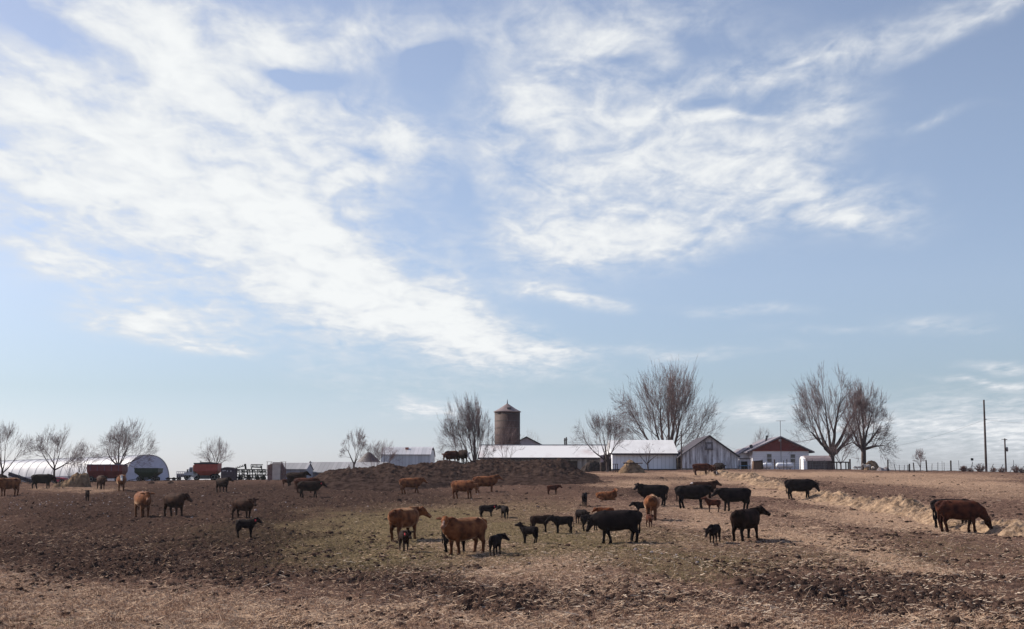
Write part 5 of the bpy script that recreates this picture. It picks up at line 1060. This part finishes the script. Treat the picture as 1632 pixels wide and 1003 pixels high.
def leftbits():
    d = 160.0; b = gd(30, d); X = lambda p: xat(p, 760, d); t = thing('grain_auger', 'dark slanting grain auger behind the cows at the far left', 'auger', b)
    a = Vector((X(14), d, Z(757, d))); c = Vector((X(51), d, Z(769, d)))
    m_ = MB(); m_.bar(a+Vector((0, 0, .1)), c+Vector((0, 0, .1)), .22, 8); m_.build('tube', mat('auger_blue_grey', (.035,.035,.055), var=.3), t)
    m_ = MB()
    for k in range(10): p = a.lerp(c, (k+.5)/10); m_.bar(p+Vector((0, -.2, -.2)), p+Vector((.15, -.2, .26)), .03, 4)
    m_.bar(a+Vector((0, -.22, -.2)), c+Vector((0, -.22, -.2)), .035, 4); m_.bar(a+Vector((0, -.22, .28)), c+Vector((0, -.22, .28)), .035, 4); m_.build('truss', DSTEEL, t)
    m_ = MB(); m_.bar(a+Vector((.5, 0, 0)), (a.x+.3, d, b.z), .04); m_.bar(a+Vector((1.2, 0, 0)), (a.x+1.5, d, b.z), .04); m_.build('legs', DSTEEL, t)
    heap('dark_heap', 'dark rounded heap at the left edge above the auger', 'heap', -16, 15, 772, 755, 164, [(-1.08, 0), (-.9, .5), (-.5, .95), (0, 1), (.6, .8), (1, .2), (1.08, 0)], mat('manure', (.03,.02,.02)), 1.5, 5, .15)
    d = 163.0; b = gd(93, d); t = thing('red_car', 'small bright red car roof just above the hay heap at the left', 'car', b)
    m_ = MB(); m_.prism([(X(84), b.z+.2), (X(101), b.z+.2), (X(101), b.z+.62), (X(98.5), Z(762.5, d)), (X(95), Z(760.8, d)), (X(89), Z(760.8, d)), (X(86.5), Z(762.5, d)), (X(84), b.z+.62)], d, d+1.7); bo = m_.build('body', mat('red_car_paint', (.35,.03,.06), var=.1, rough=.25), t)
    m_ = MB(); m_.prism([(X(88), Z(764.2, d)), (X(97), Z(764.2, d)), (X(95), Z(762, d)), (X(89.5), Z(762, d))], d-.02, d-.002); m_.build('side_window', GLASS, bo); add_wheels(t, [(X(87), d+.1, b.z+.25), (X(98), d+.1, b.z+.25)], .28, .2)
    heap('hay_heap', 'tall torn round bale heap with loose hay spilling left, at the left of the field', 'hay heap', 88, 143, 778, 753, 146, [(-1.08, 0), (-.97, .28), (-.7, .42), (-.35, .46), (-.08, .60), (.05, .82), (.25, .97), (.6, 1.0), (.85, .93), (.95, .8), (.985, .3), (1.02, 0)], HAYD, 1.0, 6, .34)
    heap('straw_litter', 'thin flat layer of pale straw spread around the torn hay heap', 'straw', 50, 146, 782, 779, 141, [(-1.08, 0), (-.6, .7), (0, 1), (.6, .8), (1.08, 0)], HAY, 1.2, 7, .06)
leftbits()
def hayfeeder():
    d = 158.0; heap('hay_pile', 'rounded hay pile mounded over a ring feeder in front of the white barn', 'hay pile', 986, 1028, 752, 732.5, d, [(-1.08, 0), (-.85, .35), (-.6, .6), (-.42, .85), (-.15, 1), (.05, .95), (.3, .72), (.6, .62), (.9, .3), (1.0, .05), (1.08, 0)], HAYD, 1.6, 11, .18)
    b = gd(1008, d-1.4); X = lambda p: xat(p, 740, d-1.4); t = thing('ring_feeder', 'weathered wooden rails of the feeder poking out of the hay pile by the white barn', 'feeder', b)
    m_ = MB(); z = Z(738.5, d-1.4); m_.bar((X(994), d-.9, z), (X(1025), d-.7, z+.02), .06); m_.build('top_rail', DARKW, t)
    m_ = MB(); m_.bar((X(992), d-.7, z+.1), (X(1000), d-.3, z+.16), .05); m_.bar((X(1016), d-.3, z+.08), (X(1026), d-.5, z+.05), .05); m_.build('pale_rail', mat('pale_stakes', (.4,.37,.38)), t)
hayfeeder()
def middlebits():
    d = 171.0; b = gd(965, d); b.z -= .1; X = lambda p: xat(p, 740, d); t = thing('old_privy', 'dark tumbledown wooden lean-to at the foot of the arching tree, left of the white barn', 'shed', b)
    w = MB(); w.box(X(958), X(974.5), d, d+2, b.z, Z(730, d)); w.build('wall', DARKW, t)
    w = MB(); w.box(X(962), X(971), d-.1, d+.8, Z(730, d)+.002, Z(724.5, d)); w.build('broken_top', DARKW, t)
    w = MB(); w.box(X(957), X(962), d-.05, d-.003, Z(737, d), Z(725.5, d)); w.box(X(971), X(974), d-.06, d-.003, Z(732, d), Z(722, d)); w.build('pale_boards', mat('pinkish_board', (.30,.24,.25), var=.3, scale=3), t)
    heap('brush_pile', 'dark brush heap against the long low barn, right end of the mound', 'brush pile', 922, 958, 751, 733, 175, [(-1.08, 0), (-.5, .55), (-.1, .9), (.3, 1), (.8, .8), (1.08, .1)], mat('brush_dark', (.022,.018,.016), col2=(.06,.045,.04), scale=4), 1.2, 12, .25)
    t = thing('wooden_gate', 'small dark open wooden gate frame left of the hay pile', 'gate', gd(981, 165)); d = 165; X = lambda p: xat(p, 745, d)
    w = MB()
    for p in (977, 981, 984): w.box(X(p)-.04, X(p)+.04, d, d+.08, t.location.z-.1, Z(739.5, d))
    w.build('uprights', DARKW, t); w = MB(); w.box(X(976), X(985), d-.04, d-.002, Z(740.4, d), Z(739.6, d)); w.build('top_rail', DARKW, t)
    for lab, p, q in (('short dark chimney post above the long barn roof, left of a pair', 900.2, 698.5), ('slightly taller dark post above the long barn roof, right of a pair', 902.8, 697)):
        d = 196; bb = gd(p, d); w = MB(); x = xat(p, q, d); w.bar((x, d, bb.z), (x, d, Z(q, d)), .10 if p < 902 else .085, 8); w.bar((x-.16, d, Z(q, d)-.3), (x+.16, d, Z(q, d)-.3), .03, 5); o = w.build('wooden_post', DARKW, None, loc=(0, 0, 0)); props(o, lab, 'post', 'posts behind the long barn')
    d = 172.5; bb = gd(1085.5, d); w = MB(); x = xat(1085.8, 700, d); w.bar((x, d, bb.z-.2), (x, d, Z(687.5, d)), .09, 8, .07); w.bar((x-.1, d, Z(689, d)), (x+.16, d, Z(688.4, d)), .05, 5); o = w.build('utility_pole', BARK, None, loc=(0, 0, 0)); props(o, 'short dark pole at the left corner of the weathered gable barn', 'pole')
    # lean-to beside gable barn, trampoline, brown box, tank
    d = 177.0; b = gd(1187, d); b.z -= .1; X = lambda p: xat(p, 735, d); t = thing('lean_to_shed', 'small pale lean-to with a dark opening between gable barn and farmhouse', 'shed', b)
    w = MB(); w.box(X(1178.3), X(1181), d, d+2.5, b.z, Z(731.5, d)); w.box(X(1191.5), X(1196), d, d+2.5, b.z, Z(731.5, d)); w.box(X(1181), X(1191.5), d, d+2.5, Z(735.5, d), Z(731.5, d)); w.build('wall', mat('grey_lean_to', (.42,.39,.41), var=.12), t)
    w = MB(); w.box(X(1177.8), X(1196.5), d-.15, d+2.6, Z(731.4, d), Z(730.4, d)); w.build('roof', TRIM, t); w = MB(); w.box(X(1181)+.01, X(1191.5)-.01, d+.6, d+.7, b.z, Z(735.5, d)); w.build('back_boards', DARKW, t)
    d = 173.5; b = gd(1188, d); t = thing('trampoline', 'small blue-edged trampoline in front of the lean-to', 'trampoline', b); X = lambda p: xat(p, 745, d); z = Z(743.2, d); r = (X(1198)-X(1178))/2; c = Vector((X(1188), d+r, z))
    w = MB(); w.lathe(c, [(r*.8, 0), (r, 0), (r+.03, .05), (r, .09), (r*.8, .09)], 24); w.build('blue_pad', mat('blue_pad', (.10,.22,.32), var=.15, rough=.4), t); w = MB(); w.lathe(c, [(.01, .02), (r*.8, .03)], 24); w.build('mat', DSTEEL, t)
    for k in range(6): a = k*math.pi/3+.3; w = MB(); w.bar(c+Vector((math.cos(a)*r, math.sin(a)*r, 0)), (c.x+math.cos(a)*r, c.y+math.sin(a)*r, b.z-.1), .04); w.build('leg', DSTEEL, t)
    d = 170.0; b = gd(1209, d); b.z -= .05; t = thing('plywood_box', 'brown wooden box leaning slightly in front of the left side of the farmhouse', 'box', b); X = lambda p: xat(p, 740, d)
    w = MB(); w.prism([(X(1200), b.z), (X(1217.5), b.z), (X(1215.5), Z(733.5, d)), (X(1201.5), Z(735, d))], d, d+1.1); w.build('panels', mat('brown_plywood', (.085,.052,.035), col2=(.13,.085,.06), scale=3, stretch=(4, 1, .5)), t)
    w = MB(); w.bar((X(1215), d-.06, b.z), (X(1214.5), d-.06, Z(732.6, d)), .05); w.bar((X(1201), d-.04, Z(736, d)), (X(1216), d-.04, Z(734.6, d)), .04); w.build('battens', DARKW, t)
    for lab, p0, p1, q in (('white horizontal propane tank in front of the farmhouse', 1237.5, 1266, 742), ('smaller white tank on the left, half hidden by the brown box', 1214.5, 1232, 742.5)):
        d = 181.0; b = gd((p0+p1)/2, d); t = thing('propane_tank', lab, 'tank', b, 'white propane tanks'); X = lambda p: xat(p, 742, d); x0, x1 = X(p0), X(p1); r = .36; zc = Z(q, d)
        w = MB(); w.lathe((0, d+.5, zc), [(.05, x0), (r*.6, x0+.07), (r*.92, x0+.2), (r, x0+.4), (r, x1-.4), (r*.92, x1-.2), (r*.6, x1-.07), (.05, x1)], 20, 'x'); w.build('tank', mat('tank_white', (.72,.72,.74), var=.04, rough=.35), t, True)
        w = MB(); w.box((x0+x1)/2-.12, (x0+x1)/2+.12, d+.4, d+.6, zc+r-.02, zc+r+.12); w.build('valve_dome', mat('tank_white', (.7,.7,.7)), t)
        for xx in (x0+.45, x1-.45): w = MB(); w.box(xx-.07, xx+.07, d+.25, d+.75, b.z-.1, zc-r+.06); w.build('leg', STEEL, t)
middlebits()
def fences():
    rs = random.Random(8)
    d = 168.0; b = gd(1245, d); t = thing('mesh_fence', 'fine wire mesh fence panels with steel posts in front of the farmhouse', 'fence', b); X = lambda p: xat(p, 740, d)
    gnd = lambda p: float(ground(X(p), d))-.1
    for p, q in ((1222, 737), (1234.5, 732.5), (1249, 734), (1254, 732), (1266.5, 734), (1275.5, 731), (1295, 733), (1314, 733.5)):
        w = MB(); w.bar((X(p), d, gnd(p)), (X(p), d, Z(q, d)), .045 if p != 1234.5 else .09, 6); w.build('post', DSTEEL if p != 1234.5 else BARK, t)
    w = MB()
    for k in range(9): zz = gnd(1245)+.15+k*.19; w.bar((X(1216), d-.02, zz+.02), (X(1318), d-.02, zz-.01), .008, 3)
    for k in range(42): p = 1216+k*2.45; w.bar((X(p), d-.02, gnd(p)), (X(p), d-.02, gnd(p)+1.62), .006, 3)
    w.build('wire_mesh', STEEL, t)
    d = 173.0; X = lambda p: xat(p, 740, d); b = gd(1341, d); t = thing('loading_frame', 'open dark wooden frame with flat top right of the garden shed', 'frame', b)
    w = MB(); w.box(X(1324.8), X(1355), d, d+.9, Z(737.6, d), Z(736, d)); w.build('top_beam', DARKW, t)
    for p in (1334, 1348.5, 1352.5): w = MB(); w.box(X(p)-.06, X(p)+.06, d+.1, d+.22, b.z-.1, Z(737.6, d)-.001); w.build('leg', DARKW, t)
    w = MB(); w.box(X(1353.6), X(1355.8), d-.1, d+.1, b.z-.1, Z(732, d)); w.build('corner_post', BARK, t); w = MB(); w.box(X(1325), X(1354), d-.02, d+.05, b.z-.05, b.z+.10); w.build('bottom_rail', DARKW, t)
    heap('round_hay_bale', 'brown round hay bale by the thick-trunked tree, sheep in front of it', 'hay bale', 1379, 1402, 748.5, 733, 173.5, [(-1.02, 0), (-.98, .35), (-.8, .72), (-.5, .95), (-.1, 1), (.3, .93), (.65, .7), (.9, .35), (1.02, 0)], HAYD, .9, 31, .08)
    heap('stone_heap', 'low dark rubble heap right of the round hay bale', 'heap', 1398, 1418, 749.5, 743, 172, [(-1.08, 0), (-.6, .8), (0, .7), (.5, 1), (1.08, 0)], mat('rubble', (.10,.085,.085), col2=(.28,.25,.25), scale=5), .7, 33, .15)
    # wire fence running right along the crest
    d = 166.0; X = lambda p: xat(p, 742, d); b = gd(1500, d); t = thing('wire_fence', 'uneven wire fence with dark posts along the crest on the right', 'fence', b)
    G = lambda p: float(ground(X(p), d))-.08
    posts = [(1415, 733, .085, 0), (1426.5, 739.5, .04, -1.5), (1433, 741, .03, 0), (1441, 741, .03, 1), (1446.8, 741, .05, 0), (1449.3, 739.5, .085, 0), (1456.5, 737.5, .07, -.5), (1476.5, 733.5, .085, -.8), (1485, 739, .03, 1), (1494.5, 737, .035, 0.5), (1501.5, 735, .02, 0), (1504.7, 737, .025, 0), (1515.3, 734.2, .09, 0), (1528.3, 734, .025, 0),
             (1547, 737, .04, 4), (1564, 739, .035, 4), (1579, 739.5, .035, 5), (1594, 740.5, .035, 5.5), (1611, 741, .035, 6), (1616, 733.5, .03, 0), (1627, 743, .035, 6)]
    for p, q, r, ln in posts:
        w = MB(); w.bar((X(p-ln*.5), d, G(p)), (X(p+ln*.8), d+rs.uniform(-.1, .1), Z(q, d)), r, 6); w.build('post', DARKW if r > .05 else DSTEEL, t)
    w = MB()
    for hgt in (.25, .5, .75, 1.0):
        ps = [1410]+[p[0] for p in posts]+[1660]
        for a, c in zip(ps[:-1], ps[1:]): w.bar((X(a), d, G(a)+hgt), (X(c), d, G(c)+hgt+rs.uniform(-.04, .04)), .007, 3)
    for k in range(16): p = 1416+k*2; w.bar((X(p), d, G(p)+.1), (X(p), d, Z(733.5, d)), .006, 3)
    w.build('wires', STEEL, t)
    # power poles
    d = 176.0; bb = gd(1571.5, d); xb = xat(1571.8, 748, d); xt = xat(1568.0, 637, d); t = thing('power_pole', 'tall bare wooden power pole near the right edge', 'pole', (xb, d, bb.z), 'power poles')
    w = MB(); w.bar((xb, d, bb.z-.3), (xt, d, Z(637.5, d)), .155, 10, .10); w.build('pole_shaft', BARK, t)
    w = MB(); w.bar((xt-.16, d-.15, Z(668.7, d)), (xt+.2, d-.15, Z(668.7, d)), .05, 6); w.bar((xt+.0, d-.16, Z(640, d)), (xt, d-.16, Z(655, d)), .035, 5); w.build('insulator_bracket', DSTEEL, t)
    def wire(label, a, c, sag):
        w = MB(); n = 14; P = [Vector(a).lerp(Vector(c), i/n)-Vector((0, 0, sag*4*(i/n)*(1-i/n))) for i in range(n+1)]
        for i in range(n): w.bar(P[i], P[i+1], .010, 3)
        o = w.build('power_wire', DSTEEL, None, loc=(0, 0, 0)); props(o, label, 'wire', 'overhead wires')
    wire('sagging overhead wire running left from the tall pole toward the big trees', (xt, d-.15, Z(668.7, d)), at(1395, 716, 205), .5)
    wire('overhead wire running right from the tall pole out of the photo', (xt, d-.15, Z(668.7, d)), at(1680, 674.5, 150), .2)
    wire('faint wire from the metal barn toward the fan-shaped tree', at(684, 716, 201), at(745, 727, 190), .3)
    wire('faint wire between the gable barn and the farmhouse wing', at(1158, 711, 180), at(1196, 720, 188), .15)
    d = 215.0; bb = gd(1603.5, d); xb = xat(1603.3, 748, d); t = thing('power_pole', 'shorter power pole with a grey transformer at the right edge', 'pole', (xb, d, bb.z), 'power poles')
    w = MB(); w.bar((xb, d, bb.z-.3), (xb, d, Z(699, d)), .15, 8, .11); w.build('pole_shaft', BARK, t)
    w = MB(); w.bar((xb-.5, d, Z(700.2, d)), (xb+.4, d, Z(701, d)), .04, 5); w.bar((xb, d, Z(703, d)), (xb+.35, d, Z(700, d)), .03, 5); w.build('cross_arm', DARKW, t)
    w = MB(); w.lathe((xb+.28, d, 0), [(.05, Z(720, d)), (.17, Z(719.4, d)), (.17, Z(714, d)), (.13, Z(713.2, d)), (.03, Z(712.6, d))], 12); w.build('transformer', STEEL, t, True)
    d = 167.0; x = xat(1549.3, 733, d); t = thing('field_marker', 'small dark square marker on a thin stake above the leaning fence posts', 'sign', (x, d, float(ground(x, d))))
    w = MB(); z = Z(732.3, d); w.box(x-.15, x+.15, d-.02, d+.02, z-.14, z+.14); w.build('plate', mat('marker_black', (.012,.014,.02), var=.2), t); w = MB(); w.bar((x, d+.03, t.location.z-.1), (x, d+.03, z-.14), .02); w.build('stake', STEEL, t)
    # scrub along the fence
    WD = mat('dry_weed', (.085,.045,.042), col2=(.19,.12,.105), scale=3)
    def scrub(label, px, d, top, wpx, n, seed, name='dry_shrub'):
        r_ = random.Random(seed); b = gd(px, d); H = Z(top, d)-b.z; wm = wpx*d/F/2; w = MB()
        for k in range(n):
            a = r_.uniform(-1, 1); x0 = r_.uniform(-.3, .3)*wm; tip = Vector((a*wm, r_.uniform(-.4, .4), H*r_.uniform(.35, 1)*(1-.35*abs(a)))); s_ = Vector((x0, r_.uniform(-.2, .2), -.05)); mid = s_.lerp(tip, .5)+Vector((r_.gauss(0, .05), 0, r_.uniform(0, .08)))
            w.bar(s_, mid, .018, 3); w.bar(mid, tip, .012, 3)
            for q in range(3): pp = mid.lerp(tip, r_.random()); w.bar(pp, pp+Vector((r_.gauss(0, .12), r_.gauss(0, .1), r_.uniform(.02, .18))), .012, 3)
        o = w.build(name, WD, None, loc=b); props(o, label, 'shrub', 'dry scrub along the fence')
    for i, (px, top, wp, n, lab) in enumerate(((1536, 741, 11, 90, 'dense reddish dry shrub with a pointed tip, right of a thin upright post'), (1562, 737, 17, 60, 'dry shrub with a tall wispy stem left of the tall power pole'), (1546, 745, 12, 40, 'low dry weeds under the dark square marker'), (1583, 743, 12, 40, 'low dry weeds just right of the tall power pole'), (1597, 744.5, 13, 50, 'low reddish weeds left of the pole with the transformer'), (1619, 740, 16, 60, 'dry weeds with a dark seed head at the right edge'), (1629, 744, 12, 40, 'last low weeds touching the right edge of the photo'))):
        scrub(lab, px, 165.5, top, wp, n, i)
    scrub('round tan weed clump on the mound in front of the long low shed', 556, 157, 739, 11, 120, 40)
    # dead stalks in the foreground
    for lab, px, py, top in (('tall thin dead weed stalk with pale bent top, left one in the foreground', 616, 960, 888), ('thin dead stalk left of the pale patch in the lower middle', 1103, 960, 905), ('pair of thin dead stalks in the right foreground straw', 1338, 935, 868)):
        b = gat(px, py); H = (py-top)*b.y/F; w = MB(); r_ = random.Random(px)
        w.bar((0, 0, -.05), (r_.uniform(-.05, .05), 0, H*.5), .007, 5); w.bar((r_.uniform(-.02, .02), 0, H*.48), (.03, 0, H), .005, 5)
        for q in range(5): z = H*r_.uniform(.3, .98); w.bar((.01, 0, z), (r_.uniform(-.14, .14), 0, z+r_.uniform(0, .12)), .004, 4)
        if px == 616: w.bar((.03, 0, H), (-.22, 0, H-.02), .010, 5)
        o = w.build('dead_stalk', MC['dry_weed'], None, loc=b); props(o, lab, 'weed stalk', 'dead stalks in the foreground')
fences()
# low dark lumps at the crest, left of centre
for lab, px, py, h in (('left one of two dark lumps of dirt lying on the crest below the green wagon', 242, 771, 4.5), ('right one of two dark lumps of dirt lying on the crest below the low trailer', 273, 771, 5)):
    p = gat(px, py); heap('dirt_lump', lab, 'dirt lump', px-6, px+6, py, py-h, p.y, [(-1.08, 0), (-.6, .8), (0, 1), (.5, .7), (1.08, 0)], CLOD, .5, px, .08)

# ------------------------------------------------------------------ thin air haze
def haze():
    g = bpy.data.objects['field'].data; n = len(g.vertices); P = np.empty(n*3); g.vertices.foreach_get('co', P); P = P.reshape(-1, 3)
    lo = P.min(0)-1.0; hi = P.max(0)+1.0; top = 45.0
    m = MB(); m.box(lo[0]-30, hi[0]+30, lo[1]-30, hi[1]+30, lo[2], max(top, hi[2]+1))
    hm = bpy.data.materials.new('haze'); hm.use_nodes = True; N = hm.node_tree.nodes; N.clear()
    out = N.new('ShaderNodeOutputMaterial'); v = N.new('ShaderNodeVolumePrincipled'); v.inputs['Color'].default_value = (.90, .90, .95, 1); v.inputs['Density'].default_value = HAZE_DENSITY; v.inputs['Anisotropy'].default_value = .2
    hm.node_tree.links.new(v.outputs[0], out.inputs['Volume'])
    o = m.build('haze', hm); o['kind'] = 'stuff'
HAZE_DENSITY = .00009
haze()
